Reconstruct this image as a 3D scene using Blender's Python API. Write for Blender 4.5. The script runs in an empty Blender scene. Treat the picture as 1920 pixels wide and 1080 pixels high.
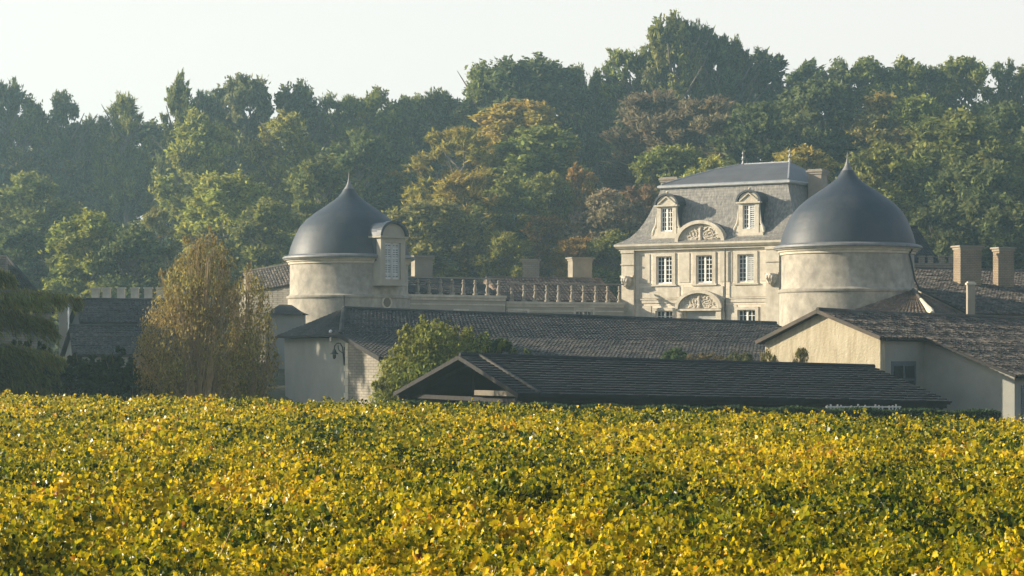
import bpy, math, random
import numpy as np
from mathutils import Vector, Matrix, noise as mnoise

# ------------------------------------------------------------------ camera, world, sun, exposure
SC = bpy.context.scene
COL = SC.collection
R = math.radians
FPX, CX, HY = 4050.0, 960.0, 660.0
SUN_PHI, SUN_EL = 98.0, 18.5

cam_data = bpy.data.cameras.new('camera')
cam = bpy.data.objects.new('camera', cam_data)
COL.objects.link(cam)
cam_data.sensor_width = 36.0
cam_data.lens = 36.0 * FPX / 1920.0
cam_data.shift_y = (HY - 540.0) / 1920.0
cam_data.clip_start = 0.5
cam_data.clip_end = 6000.0
cam.location = (0, 0, 0)
cam.rotation_euler = (R(90), 0, 0)
SC.camera = cam

sx, sy = -math.sin(R(SUN_PHI)), -math.cos(R(SUN_PHI))
SUN_DIR = Vector((sx * math.cos(R(SUN_EL)), sy * math.cos(R(SUN_EL)), math.sin(R(SUN_EL))))
world = bpy.data.worlds.new('World')
SC.world = world
world.use_nodes = True
wn = world.node_tree
bg = wn.nodes['Background']
sky = wn.nodes.new('ShaderNodeTexSky')
sky.sky_type = 'NISHITA'
sky.sun_disc = False
sky.sun_elevation = R(SUN_EL)
sky.sun_rotation = math.atan2(sx, sy)
sky.air_density = 1.0
sky.dust_density = 1.5
sky.ozone_density = 1.0
veil = wn.nodes.new('ShaderNodeMixRGB')            # bright veil of morning mist, thick at the horizon and thin overhead
wtc = wn.nodes.new('ShaderNodeTexCoord')
wsp = wn.nodes.new('ShaderNodeSeparateXYZ')
wmr = wn.nodes.new('ShaderNodeMapRange')
wmr.interpolation_type = 'SMOOTHSTEP'
wmr.inputs['From Min'].default_value = 0.05
wmr.inputs['From Max'].default_value = 0.6
wmr.inputs['To Min'].default_value = 0.95
wmr.inputs['To Max'].default_value = 0.05
wn.links.new(wtc.outputs['Generated'], wsp.inputs[0])
wn.links.new(wsp.outputs['Z'], wmr.inputs['Value'])
wn.links.new(wmr.outputs['Result'], veil.inputs['Fac'])
veil.inputs['Color2'].default_value = (4.45, 4.15, 3.8, 1)
wn.links.new(sky.outputs['Color'], veil.inputs['Color1'])
wn.links.new(veil.outputs['Color'], bg.inputs['Color'])
bg.inputs['Strength'].default_value = 0.1

sun_data = bpy.data.lights.new('sun', 'SUN')
sun_data.energy = 5.0
sun_data.angle = R(0.6)
sun_data.color = (1.0, 0.87, 0.68)
sun = bpy.data.objects.new('sun', sun_data)
COL.objects.link(sun)
sun.rotation_euler = SUN_DIR.to_track_quat('Z', 'Y').to_euler()

SC.view_settings.view_transform = 'Standard'
SC.view_settings.look = 'None'
SC.view_settings.exposure = 1.28
SC.view_settings.gamma = 1.0
SC.cycles.use_denoising = True
SC.cycles.max_bounces = 6
SC.cycles.volume_bounces = 1
SC.cycles.transparent_max_bounces = 8

# ------------------------------------------------------------------ helpers
def P(px, py, d):
    return Vector(((px - CX) / FPX * d, d, (HY - py) / FPX * d))

def X_at(px, d):
    return (px - CX) / FPX * d

def Z_at(py, d):
    return (HY - py) / FPX * d

def root_inv(o):
    if o is None:
        return Matrix.Identity(4)
    while o.parent is not None:
        o = o.parent
    return (Matrix.Translation(o.location) @ o.rotation_euler.to_matrix().to_4x4()).inverted()

def mesh_np(name, verts, loops, starts, totals, smooth=False):
    me = bpy.data.meshes.new(name)
    me.vertices.add(len(verts))
    me.vertices.foreach_set('co', np.ascontiguousarray(verts, dtype=np.float32).ravel())
    me.loops.add(len(loops))
    me.loops.foreach_set('vertex_index', np.ascontiguousarray(loops, dtype=np.int32))
    me.polygons.add(len(starts))
    me.polygons.foreach_set('loop_start', np.ascontiguousarray(starts, dtype=np.int32))
    try:
        me.polygons.foreach_set('loop_total', np.ascontiguousarray(totals, dtype=np.int32))
    except Exception:
        pass
    me.update(calc_edges=True)
    if smooth:
        me.polygons.foreach_set('use_smooth', np.ones(len(starts), dtype=bool))
    return me

def mesh_quads(name, v):            # v: (n, k, 3): n separate k-gons
    n, k, _ = v.shape
    return mesh_np(name, v.reshape(-1, 3), np.arange(n * k), np.arange(n) * k, np.full(n, k))

def link(name, me, mat, parent=None):
    o = bpy.data.objects.new(name, me)
    COL.objects.link(o)
    if mat is not None:
        me.materials.clear()
        me.materials.append(mat)
    if parent is not None:
        o.parent = parent
    return o

def tag(o, label=None, cat=None, group=None, kind=None):
    if label: o['label'] = label
    if cat: o['category'] = cat
    if group: o['group'] = group
    if kind: o['kind'] = kind
    return o

def thing(name, label, cat, loc, rz=0.0, group=None):
    o = bpy.data.objects.new(name, None)
    COL.objects.link(o)
    o.empty_display_size = 0.3
    o.location = loc
    o.rotation_euler = (0, 0, rz)
    return tag(o, label, cat, group)

class MB:
    def __init__(self):
        self.v, self.f = [], []
    def face(self, *pts):
        b = len(self.v)
        self.v += [tuple(p) for p in pts]
        self.f.append(tuple(range(b, b + len(pts))))
    def box(self, x0, x1, y0, y1, z0, z1):
        b = len(self.v)
        self.v += [(x, y, z) for z in (z0, z1) for y in (y0, y1) for x in (x0, x1)]
        for q in ((0, 2, 3, 1), (4, 5, 7, 6), (0, 1, 5, 4), (2, 6, 7, 3), (0, 4, 6, 2), (1, 3, 7, 5)):
            self.f.append(tuple(b + i for i in q))
        return self
    def hexa(self, p):              # 8 points: bottom ring 0-3, top ring 4-7
        b = len(self.v)
        self.v += [tuple(q) for q in p]
        for q in ((3, 2, 1, 0), (4, 5, 6, 7), (0, 1, 5, 4), (1, 2, 6, 5), (2, 3, 7, 6), (3, 0, 4, 7)):
            self.f.append(tuple(b + i for i in q))
        return self
    def bar(self, a, b, w, h=None, up=Vector((0, 0, 1))):
        a, b = Vector(a), Vector(b)
        h = h or w
        d = (b - a).normalized()
        s = d.cross(up)
        if s.length < 1e-4:
            s = d.cross(Vector((1, 0, 0)))
        s.normalize()
        u = s.cross(d).normalized()
        s, u = s * w / 2, u * h / 2
        return self.hexa([a - s - u, a + s - u, a + s + u, a - s + u, b - s - u, b + s - u, b + s + u, b - s + u])
    def tube(self, pts, rad, n=8, cap=True):
        pts = [Vector(p) for p in pts]
        if not hasattr(rad, '__len__'):
            rad = [rad] * len(pts)
        b = len(self.v)
        for i, p in enumerate(pts):
            d = (pts[min(i + 1, len(pts) - 1)] - pts[max(i - 1, 0)]).normalized()
            s = d.cross(Vector((0.13, 0.99, 0.07)))
            if s.length < 1e-3:
                s = d.cross(Vector((1, 0, 0)))
            s.normalize()
            u = s.cross(d)
            for k in range(n):
                a = 2 * math.pi * k / n
                self.v.append(tuple(p + (s * math.cos(a) + u * math.sin(a)) * rad[i]))
        for i in range(len(pts) - 1):
            for k in range(n):
                k2 = (k + 1) % n
                self.f.append((b + i * n + k, b + i * n + k2, b + (i + 1) * n + k2, b + (i + 1) * n + k))
        if cap:
            self.f.append(tuple(b + k for k in range(n))[::-1])
            e = b + (len(pts) - 1) * n
            self.f.append(tuple(e + k for k in range(n)))
        return self
    def lathe(self, prof, n=64, cx=0.0, cy=0.0):
        b = len(self.v)
        for r, z in prof:
            for k in range(n):
                a = 2 * math.pi * k / n
                self.v.append((cx + r * math.cos(a), cy + r * math.sin(a), z))
        for i in range(len(prof) - 1):
            for k in range(n):
                k2 = (k + 1) % n
                self.f.append((b + i * n + k, b + i * n + k2, b + (i + 1) * n + k2, b + (i + 1) * n + k))
        return self
    def build(self, name, mat, parent=None, world=False, smooth=False):
        v = self.v
        if world and parent is not None:
            m = root_inv(parent)
            v = [tuple(m @ Vector(p)) for p in v]
        me = bpy.data.meshes.new(name)
        me.from_pydata(v, [], self.f)
        me.update()
        if smooth:
            me.polygons.foreach_set('use_smooth', [True] * len(me.polygons))
            try:
                me.set_sharp_from_angle(angle=R(35))
            except Exception:
                pass
        return link(name, me, mat, parent)

# ------------------------------------------------------------------ materials
def new_mat(name):
    m = bpy.data.materials.new(name)
    m.use_nodes = True
    return m, m.node_tree.nodes, m.node_tree.links, m.node_tree.nodes['Principled BSDF']

def surface(name, c1, c2, scale=1.5, rough=0.85, stretch=(1, 1, 1), bump=0.02, bscale=12.0, c3=None, stain=0.0, stain_scale=(0.5, 0.5, 0.12),
            island=0.0, spec=0.3, metallic=0.0):
    m, N, L, b = new_mat(name)
    tc = N.new('ShaderNodeTexCoord')
    mp = N.new('ShaderNodeMapping')
    mp.inputs['Scale'].default_value = stretch
    L.new(tc.outputs['Object'], mp.inputs['Vector'])
    nz = N.new('ShaderNodeTexNoise')
    nz.inputs['Scale'].default_value = scale
    nz.inputs['Detail'].default_value = 6
    nz.inputs['Roughness'].default_value = 0.62
    L.new(mp.outputs['Vector'], nz.inputs['Vector'])
    rp = N.new('ShaderNodeValToRGB')
    rp.color_ramp.elements[0].position = 0.32
    rp.color_ramp.elements[1].position = 0.68
    rp.color_ramp.elements[0].color = (*c1, 1)
    rp.color_ramp.elements[1].color = (*c2, 1)
    L.new(nz.outputs['Fac'], rp.inputs['Fac'])
    col = rp.outputs['Color']
    if c3 is not None:
        mp2 = N.new('ShaderNodeMapping')
        mp2.inputs['Scale'].default_value = stain_scale
        mp2.inputs['Location'].default_value = (3.1, 1.7, 0.4)
        L.new(tc.outputs['Object'], mp2.inputs['Vector'])
        n2 = N.new('ShaderNodeTexNoise')
        n2.inputs['Scale'].default_value = 1.6
        n2.inputs['Detail'].default_value = 5
        n2.inputs['Roughness'].default_value = 0.7
        L.new(mp2.outputs['Vector'], n2.inputs['Vector'])
        r2 = N.new('ShaderNodeMapRange')
        r2.inputs['From Min'].default_value = 0.48
        r2.inputs['From Max'].default_value = 0.72
        r2.inputs['To Max'].default_value = stain
        L.new(n2.outputs['Fac'], r2.inputs['Value'])
        mx = N.new('ShaderNodeMixRGB')
        mx.inputs['Color2'].default_value = (*c3, 1)
        L.new(r2.outputs['Result'], mx.inputs['Fac'])
        L.new(col, mx.inputs['Color1'])
        col = mx.outputs['Color']
    if island > 0:
        g = N.new('ShaderNodeNewGeometry')
        r3 = N.new('ShaderNodeMapRange')
        r3.inputs['To Min'].default_value = 1 - island
        r3.inputs['To Max'].default_value = 1 + island
        L.new(g.outputs['Random Per Island'], r3.inputs['Value'])
        hs = N.new('ShaderNodeHueSaturation')
        L.new(r3.outputs['Result'], hs.inputs['Value'])
        L.new(col, hs.inputs['Color'])
        col = hs.outputs['Color']
    L.new(col, b.inputs['Base Color'])
    b.inputs['Roughness'].default_value = rough
    b.inputs['Specular IOR Level'].default_value = spec
    b.inputs['Metallic'].default_value = metallic
    if bump > 0:
        n3 = N.new('ShaderNodeTexNoise')
        n3.inputs['Scale'].default_value = bscale
        n3.inputs['Detail'].default_value = 5
        L.new(tc.outputs['Object'], n3.inputs['Vector'])
        bp = N.new('ShaderNodeBump')
        bp.inputs['Distance'].default_value = bump
        bp.inputs['Strength'].default_value = 0.8
        L.new(n3.outputs['Fac'], bp.inputs['Height'])
        L.new(bp.outputs['Normal'], b.inputs['Normal'])
    return m

def ashlar(name, c1, c2, mortar, bw=0.75, bh=0.36, msize=0.012, c3=(0.2, 0.17, 0.12), stain=0.5, axes='xz'):
    m = surface(name, c1, c2, 0.8, 0.9, bump=0.0, c3=c3, stain=stain)
    N, L = m.node_tree.nodes, m.node_tree.links
    b = N['Principled BSDF']
    tc = N.new('ShaderNodeTexCoord')
    sp = N.new('ShaderNodeSeparateXYZ')
    L.new(tc.outputs['Object'], sp.inputs['Vector'])
    ad = N.new('ShaderNodeMath')
    L.new(sp.outputs['X'], ad.inputs[0]); L.new(sp.outputs['Y'], ad.inputs[1])
    cb = N.new('ShaderNodeCombineXYZ')
    L.new(ad.outputs[0], cb.inputs['X']); L.new(sp.outputs['Z'], cb.inputs['Y'])
    br = N.new('ShaderNodeTexBrick')
    br.inputs['Scale'].default_value = 1.0
    br.inputs['Brick Width'].default_value = bw
    br.inputs['Row Height'].default_value = bh
    br.inputs['Mortar Size'].default_value = msize
    br.inputs['Mortar Smooth'].default_value = 0.4
    br.inputs['Color1'].default_value = (1.06, 1.04, 1.0, 1)
    br.inputs['Color2'].default_value = (0.9, 0.89, 0.87, 1)
    br.inputs['Mortar'].default_value = (*mortar, 1)
    L.new(cb.outputs[0], br.inputs['Vector'])
    old = b.inputs['Base Color'].links[0].from_socket
    mu = N.new('ShaderNodeMixRGB'); mu.blend_type = 'MULTIPLY'; mu.inputs['Fac'].default_value = 1.0
    L.new(old, mu.inputs['Color1']); L.new(br.outputs['Color'], mu.inputs['Color2'])
    L.new(mu.outputs['Color'], b.inputs['Base Color'])
    bp = N.new('ShaderNodeBump'); bp.inputs['Distance'].default_value = 0.02; bp.inputs['Strength'].default_value = 0.7; bp.invert = True
    L.new(br.outputs['Fac'], bp.inputs['Height']); L.new(bp.outputs['Normal'], b.inputs['Normal'])
    return m

def foliage(name, trans=0.32, vmin=0.55, vmax=1.5, rough=0.55, attr=False):
    m, N, L, b = new_mat(name)
    if attr:
        src = N.new('ShaderNodeAttribute'); src.attribute_name = 'leaf_color'
        col = src.outputs['Color']
    else:
        src = N.new('ShaderNodeObjectInfo')
        g = N.new('ShaderNodeNewGeometry')
        r = N.new('ShaderNodeMapRange')
        r.inputs['To Min'].default_value = vmin; r.inputs['To Max'].default_value = vmax
        L.new(g.outputs['Random Per Island'], r.inputs['Value'])
        mlt = N.new('ShaderNodeMath'); mlt.operation = 'MULTIPLY'; mlt.inputs[1].default_value = 7.31
        fr = N.new('ShaderNodeMath'); fr.operation = 'FRACT'
        L.new(g.outputs['Random Per Island'], mlt.inputs[0]); L.new(mlt.outputs[0], fr.inputs[0])
        # broad patches where a crown has already turned
        tc = N.new('ShaderNodeTexCoord')
        nz = N.new('ShaderNodeTexNoise'); nz.inputs['Scale'].default_value = 0.35; nz.inputs['Detail'].default_value = 3
        L.new(tc.outputs['Object'], nz.inputs['Vector'])
        ad = N.new('ShaderNodeMath'); ad.inputs[1].default_value = 0.0
        L.new(fr.outputs[0], ad.inputs[0]); 
        av = N.new('ShaderNodeMath'); av.operation = 'MULTIPLY_ADD'; av.inputs[1].default_value = 1.4; 
        L.new(nz.outputs['Fac'], av.inputs[0]); 
        sc = N.new('ShaderNodeMath'); sc.operation = 'MULTIPLY'; sc.inputs[1].default_value = 0.35
        L.new(fr.outputs[0], sc.inputs[0]); L.new(sc.outputs[0], av.inputs[2])
        r2 = N.new('ShaderNodeMapRange'); r2.inputs['From Min'].default_value = 0.4; r2.inputs['From Max'].default_value = 1.35
        r2.inputs['To Min'].default_value = 0.535; r2.inputs['To Max'].default_value = 0.465
        L.new(av.outputs[0], r2.inputs['Value'])
        h = N.new('ShaderNodeHueSaturation')
        L.new(r2.outputs['Result'], h.inputs['Hue'])
        L.new(r.outputs['Result'], h.inputs['Value']); L.new(src.outputs['Color'], h.inputs['Color'])
        col = h.outputs['Color']
    L.new(col, b.inputs['Base Color'])
    b.inputs['Roughness'].default_value = rough
    b.inputs['Specular IOR Level'].default_value = 0.11 if attr else 0.12
    t = N.new('ShaderNodeBsdfTranslucent')
    L.new(col, t.inputs['Color'])
    mx = N.new('ShaderNodeMixShader'); mx.inputs['Fac'].default_value = trans
    L.new(b.outputs[0], mx.inputs[1]); L.new(t.outputs[0], mx.inputs[2])
    L.new(mx.outputs[0], N['Material Output'].inputs['Surface'])
    return m

M = {}
M['leaf'] = foliage('leaf_tree', 0.45, 0.55, 1.6, 0.6)
M['leaf_bush'] = foliage('leaf_bush', 0.45, 0.5, 1.6, 0.6)
M['vine_leaf'] = foliage('leaf_vine', 0.44, rough=0.27, attr=True)
M['bark'] = surface('bark', (0.1, 0.085, 0.065), (0.2, 0.175, 0.14), 3.0, 0.95, bump=0.04)
M['twig'] = surface('twig', (0.24, 0.17, 0.09), (0.36, 0.27, 0.15), 3.0, 0.8, bump=0.0)
M['cane'] = surface('cane', (0.2, 0.13, 0.06), (0.34, 0.25, 0.1), 3.0, 0.7, bump=0.0)
M['soil'] = surface('soil', (0.035, 0.04, 0.015), (0.09, 0.075, 0.035), 0.4, 1.0, bump=0.1, bscale=3)
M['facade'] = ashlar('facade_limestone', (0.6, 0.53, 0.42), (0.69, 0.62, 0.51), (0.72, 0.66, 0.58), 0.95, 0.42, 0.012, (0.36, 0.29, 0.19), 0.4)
M['trim'] = surface('trim_limestone', (0.4, 0.355, 0.27), (0.55, 0.5, 0.4), 2.2, 0.85, bump=0.015, c3=(0.25, 0.21, 0.15), stain=0.55)
M['carved'] = surface('carved_limestone', (0.34, 0.29, 0.22), (0.56, 0.5, 0.4), 5.0, 0.9, bump=0.09, bscale=7)
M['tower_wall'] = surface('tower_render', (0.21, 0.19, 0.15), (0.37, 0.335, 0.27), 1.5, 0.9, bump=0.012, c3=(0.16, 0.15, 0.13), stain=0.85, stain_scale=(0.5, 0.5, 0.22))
M['wing_wall'] = surface('wing_render', (0.26, 0.235, 0.185), (0.35, 0.315, 0.25), 0.6, 0.9, bump=0.012, c3=(0.25, 0.23, 0.19), stain=0.5)
M['slate'] = surface('dome_slate', (0.016, 0.024, 0.034), (0.028, 0.036, 0.046), 0.7, 0.55, bump=0.014, bscale=4, c3=(0.05, 0.05, 0.05), stain=0.7, spec=0.35)
M['mansard'] = surface('mansard_slate', (0.095, 0.09, 0.08), (0.26, 0.24, 0.2), 1.4, 0.62, stretch=(5.5, 5.5, 0.1), bump=0.02, bscale=9, c3=(0.06, 0.058, 0.055), stain=0.8, stain_scale=(3.2, 3.2, 0.1), island=0.12, spec=0.5)
M['slate_smooth'] = surface('roof_slate', (0.06, 0.06, 0.06), (0.09, 0.088, 0.084), 0.9, 0.5, bump=0.012, bscale=7, spec=0.5)
M['lead'] = surface('gutter_lead', (0.09, 0.095, 0.1), (0.16, 0.16, 0.155), 2.0, 0.55, bump=0.0, spec=0.4)
M['zinc'] = surface('zinc', (0.24, 0.25, 0.25), (0.36, 0.36, 0.35), 2.0, 0.45, bump=0.0, spec=0.5, metallic=0.4)
M['white_paint'] = surface('white_paint', (0.7, 0.69, 0.64), (0.8, 0.79, 0.74), 3.0, 0.5, bump=0.0)
M['shutter'] = surface('shutter_paint', (0.38, 0.39, 0.37), (0.5, 0.5, 0.47), 3.0, 0.6, bump=0.0)
M['grey_shutter'] = surface('grey_shutter_paint', (0.06, 0.08, 0.09), (0.09, 0.11, 0.12), 3.0, 0.6, bump=0.0)
M['tile'] = surface('old_clay_tile', (0.045, 0.037, 0.03), (0.1, 0.08, 0.06), 0.9, 0.9, bump=0.02, bscale=14, c3=(0.05, 0.052, 0.048), stain=0.8, stain_scale=(0.5, 0.5, 0.5), island=0.65)
M['tile_grey'] = surface('lichen_tile', (0.022, 0.023, 0.023), (0.042, 0.04, 0.037), 0.7, 0.9, bump=0.02, bscale=14, c3=(0.085, 0.07, 0.052), stain=0.75, stain_scale=(0.25, 0.25, 0.25), island=0.4)
M['tile_dark'] = surface('dark_tile', (0.01, 0.0115, 0.013), (0.022, 0.024, 0.026), 0.8, 0.85, bump=0.02, bscale=14, island=0.18)
M['tile_warm'] = surface('warm_tile', (0.075, 0.055, 0.04), (0.14, 0.1, 0.07), 1.0, 0.9, bump=0.02, bscale=14, c3=(0.08, 0.075, 0.06), stain=0.6, stain_scale=(0.6, 0.6, 0.6), island=0.4)
M['gable_render'] = surface('gable_render', (0.28, 0.24, 0.16), (0.4, 0.35, 0.25), 1.5, 0.95, stretch=(2.6, 2.6, 0.5), bump=0.05, bscale=9, c3=(0.26, 0.21, 0.13), stain=0.55, stain_scale=(1.6, 1.6, 0.18))
M['grey_render'] = surface('grey_render', (0.2, 0.2, 0.175), (0.26, 0.255, 0.22), 0.5, 0.95, bump=0.012, c3=(0.24, 0.22, 0.18), stain=0.6, stain_scale=(0.3, 0.3, 0.2))
M['rubble'] = ashlar('rubble_stone', (0.16, 0.15, 0.125), (0.26, 0.235, 0.19), (0.6, 0.58, 0.55), 0.34, 0.16, 0.02, (0.15, 0.14, 0.12), 0.6)
M['brick'] = ashlar('chimney_masonry', (0.19, 0.145, 0.1), (0.29, 0.23, 0.16), (0.5, 0.46, 0.4), 0.3, 0.13, 0.016, (0.17, 0.15, 0.12), 0.7)
M['chimney'] = surface('chimney_render', (0.2, 0.17, 0.13), (0.29, 0.25, 0.19), 1.2, 0.9, bump=0.02, c3=(0.2, 0.18, 0.15), stain=0.6)
M['glass'] = surface('window_glass', (0.01, 0.012, 0.013), (0.02, 0.022, 0.022), 0.5, 0.12, bump=0.0, spec=0.5)
M['iron'] = surface('black_iron', (0.02, 0.02, 0.02), (0.035, 0.033, 0.03), 3.0, 0.6, bump=0.0)
M['timber'] = surface('dark_timber', (0.012, 0.011, 0.01), (0.026, 0.023, 0.02), 1.5, 0.85, stretch=(3, 3, 0.5), bump=0.01)
M['timber_pale'] = surface('pale_timber', (0.1, 0.085, 0.06), (0.15, 0.125, 0.09), 1.5, 0.85, bump=0.01)
M['lime'] = surface('lime_mortar', (0.42, 0.38, 0.28), (0.55, 0.5, 0.36), 2.0, 0.9, bump=0.02)

# ------------------------------------------------------------------ terrain
def sstep(a, b, x):
    t = np.clip((x - a) / (b - a), 0, 1)
    return t * t * (3 - 2 * t)

def vine_edge(x):                   # far end of the vine rows
    return 90.5 - 0.415 * (x + 21.0)

def terrain(x, y):
    x = np.asarray(x, float); y = np.asarray(y, float)
    z = -3.1 - 0.012 * np.clip(x, -40, 40)
    e = vine_edge(x)
    z = z + (-4.6 - z) * sstep(e + 0.5, e + 9, y)
    z = z + (-0.8 - z) * sstep(124, 150, y)
    side = sstep(-60, 90, x)
    z = z + (20 + 9 * side) * sstep(192, 325, y) + 2.0 * np.sin(x * 0.045 + 1) * sstep(210, 300, y)
    return z

gx = np.concatenate([np.linspace(-900, -160, 8), np.linspace(-140, 140, 113), np.linspace(160, 900, 8)])
gy = np.concatenate([np.linspace(-300, -10, 8), np.linspace(0, 400, 161), np.linspace(420, 1200, 8)])
GX, GY = np.meshgrid(gx, gy)
GZ = terrain(GX, GY)
nx_, ny_ = len(gx), len(gy)
idx = (np.arange(ny_ - 1)[:, None] * nx_ + np.arange(nx_ - 1)[None, :]).ravel()
q = np.stack([idx, idx + 1, idx + nx_ + 1, idx + nx_], 1)
gme = mesh_np('ground', np.stack([GX, GY, GZ], -1).reshape(-1, 3), q.ravel(), np.arange(len(q)) * 4, np.full(len(q), 4), True)
tag(link('ground', gme, M['soil']), kind='structure')

# ------------------------------------------------------------------ roofs
def tiled(mb, rl, rr, el, er, tw=0.24, tl=0.36, lift=0.05, arch=0.05, seed=1, jit=0.012, slab=0.12):
    """tiles laid from the ridge rl-rr down to the eave el-er, each its own curved piece over a slab"""
    rl, rr, el, er = map(Vector, (rl, rr, el, er))
    n = (rr - rl).cross(el - rl)
    if n.length < 1e-6:
        n = (er - el).cross(el - rl)
    n.normalize()
    if n.z < 0: n = -n
    rng = random.Random(seed)
    nr = max(2, int(max((el - rl).length, (er - rr).length) / tl))
    nc = max(2, int(max((rr - rl).length, (er - el).length) / tw))
    def pt(u, v):
        return (rl.lerp(rr, u)).lerp(el.lerp(er, u), v)
    for i in range(nr):
        v0, v1 = i / nr, (i + 1.12) / nr
        sag = math.sin(i * 1.7) * jit
        for j in range(nc):
            u0, u1 = j / nc, (j + 1) / nc
            um = (u0 + u1) / 2
            dj = rng.uniform(-jit, jit) + sag * 0.5
            up = n * (lift * 0.15 + dj * 0.4)
            lo = n * (lift + dj)
            am = n * arch
            dv = rng.uniform(-0.12, 0.12) / nr
            a0, am0, a1 = pt(u0, v0) + up, pt(um, v0) + up + am, pt(u1, v0) + up
            b0, bm, b1 = pt(u0, v1 + dv) + lo, pt(um, v1 + dv) + lo + am, pt(u1, v1 + dv) + lo
            c0, c1 = b0 - n * lift, b1 - n * lift
            b = len(mb.v)
            mb.v += [tuple(p) for p in (a0, am0, a1, b0, bm, b1, c0, c1)]
            mb.f += [(b, b + 3, b + 4, b + 1), (b + 1, b + 4, b + 5, b + 2), (b + 3, b + 6, b + 7, b + 5, b + 4)]
    s = n * -slab
    mb.hexa([el + s, er + s, rr + s, rl + s, el - n * 0.004, er - n * 0.004, rr - n * 0.004, rl - n * 0.004])
    return mb

def wall_poly(mb, pts, thick):
    """a vertical wall through pts (world, counter-clockwise seen from its front), thickened backwards"""
    pts = [Vector(p) for p in pts]
    n = Vector((0, 0, 0))
    for i in range(len(pts)):
        a, b = pts[i], pts[(i + 1) % len(pts)]
        n += a.cross(b)
    n.normalize()
    back = [p - n * thick for p in pts]
    mb.face(*pts)
    mb.face(*back[::-1])
    for i in range(len(pts)):
        j = (i + 1) % len(pts)
        mb.face(pts[i], back[i], back[j], pts[j])
    return mb

def wall_open(mb, W, H, holes, reveal=0.28, x0=0.0, z0=0.0, y=0.0):
    """front wall in the plane y, facing -y, with rectangular holes (xa, xb, za, zb) and their reveals"""
    xs = sorted({x0, x0 + W, *[h[0] for h in holes], *[h[1] for h in holes]})
    zs = sorted({z0, z0 + H, *[h[2] for h in holes], *[h[3] for h in holes]})
    for i in range(len(xs) - 1):
        for k in range(len(zs) - 1):
            xm, zm = (xs[i] + xs[i + 1]) / 2, (zs[k] + zs[k + 1]) / 2
            if any(h[0] < xm < h[1] and h[2] < zm < h[3] for h in holes):
                continue
            mb.face((xs[i], y, zs[k]), (xs[i + 1], y, zs[k]), (xs[i + 1], y, zs[k + 1]), (xs[i], y, zs[k + 1]))
    for a, b, c, d in holes:
        r = y + reveal
        mb.face((a, y, c), (a, y, d), (a, r, d), (a, r, c))
        mb.face((b, y, c), (b, r, c), (b, r, d), (b, y, d))
        mb.face((a, y, d), (b, y, d), (b, r, d), (a, r, d))
        mb.face((a, y, c), (a, r, c), (b, r, c), (b, y, c))
    return mb

def window(parent, x, z, w, h, y, cols=4, rows=5, shutters='', name='window'):
    """white casement centred on x with its sill at z, standing in the plane y"""
    f = MB()
    x0, x1 = x - w / 2, x + w / 2
    f.box(x0, x0 + 0.08, y, y + 0.07, z, z + h); f.box(x1 - 0.08, x1, y, y + 0.07, z, z + h)
    f.box(x0 + 0.08, x1 - 0.08, y, y + 0.07, z, z + 0.1); f.box(x0 + 0.08, x1 - 0.08, y, y + 0.07, z + h - 0.08, z + h)
    f.box(x - 0.07, x + 0.07, y - 0.012, y + 0.07, z + 0.1, z + h - 0.08)
    for c in range(1, cols):
        if c * 2 == cols: continue
        xc = x0 + w * c / cols
        f.box(xc - 0.022, xc + 0.022, y + 0.012, y + 0.05, z + 0.1, z + h - 0.08)
    for r_ in range(1, rows):
        zc = z + h * r_ / rows
        f.box(x0 + 0.08, x - 0.07, y + 0.015, y + 0.047, zc - 0.02, zc + 0.02)
        f.box(x + 0.07, x1 - 0.08, y + 0.015, y + 0.047, zc - 0.02, zc + 0.02)
    wo = f.build(name, M['white_paint'], parent)
    MB().box(x0 + 0.03, x1 - 0.03, y + 0.055, y + 0.065, z + 0.03, z + h - 0.03).build('pane', M['glass'], wo)
    for s in shutters:
        a, b = (x0, x) if s == 'l' else (x, x1)
        sh = MB()
        sh.box(a + 0.02, a + 0.09, y - 0.06, y - 0.02, z + 0.03, z + h - 0.03)
        sh.box(b - 0.09, b - 0.02, y - 0.06, y - 0.02, z + 0.03, z + h - 0.03)
        n = int(h / 0.17)
        for k in range(n):
            zk = z + 0.05 + (h - 0.1) * (k + 0.5) / n
            sh.hexa([(a + 0.09, y - 0.065, zk - 0.05), (b - 0.09, y - 0.065, zk - 0.05), (b - 0.09, y - 0.05, zk - 0.05), (a + 0.09, y - 0.05, zk - 0.05),
                     (a + 0.09, y - 0.03, zk + 0.045), (b - 0.09, y - 0.03, zk + 0.045), (b - 0.09, y - 0.015, zk + 0.045), (a + 0.09, y - 0.015, zk + 0.045)])
        sh.build('shutter', M['shutter'], wo)
    return wo

def arc_pts(cx, z0, rx, rz, n=18, y=0.0):
    return [(cx - rx * math.cos(math.pi * i / n), y, z0 + rz * math.sin(math.pi * i / n)) for i in range(n + 1)]

def arch_solid(mb, cx, z0, rx, rz, y0, y1, n=18):
    a = arc_pts(cx, z0, rx, rz, n, y0); b = arc_pts(cx, z0, rx, rz, n, y1)
    mb.face(*a[::-1]); mb.face(*b)
    for i in range(n):
        mb.face(a[i], a[i + 1], b[i + 1], b[i])
    mb.face(a[0], b[0], b[-1], a[-1])
    return mb

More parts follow.
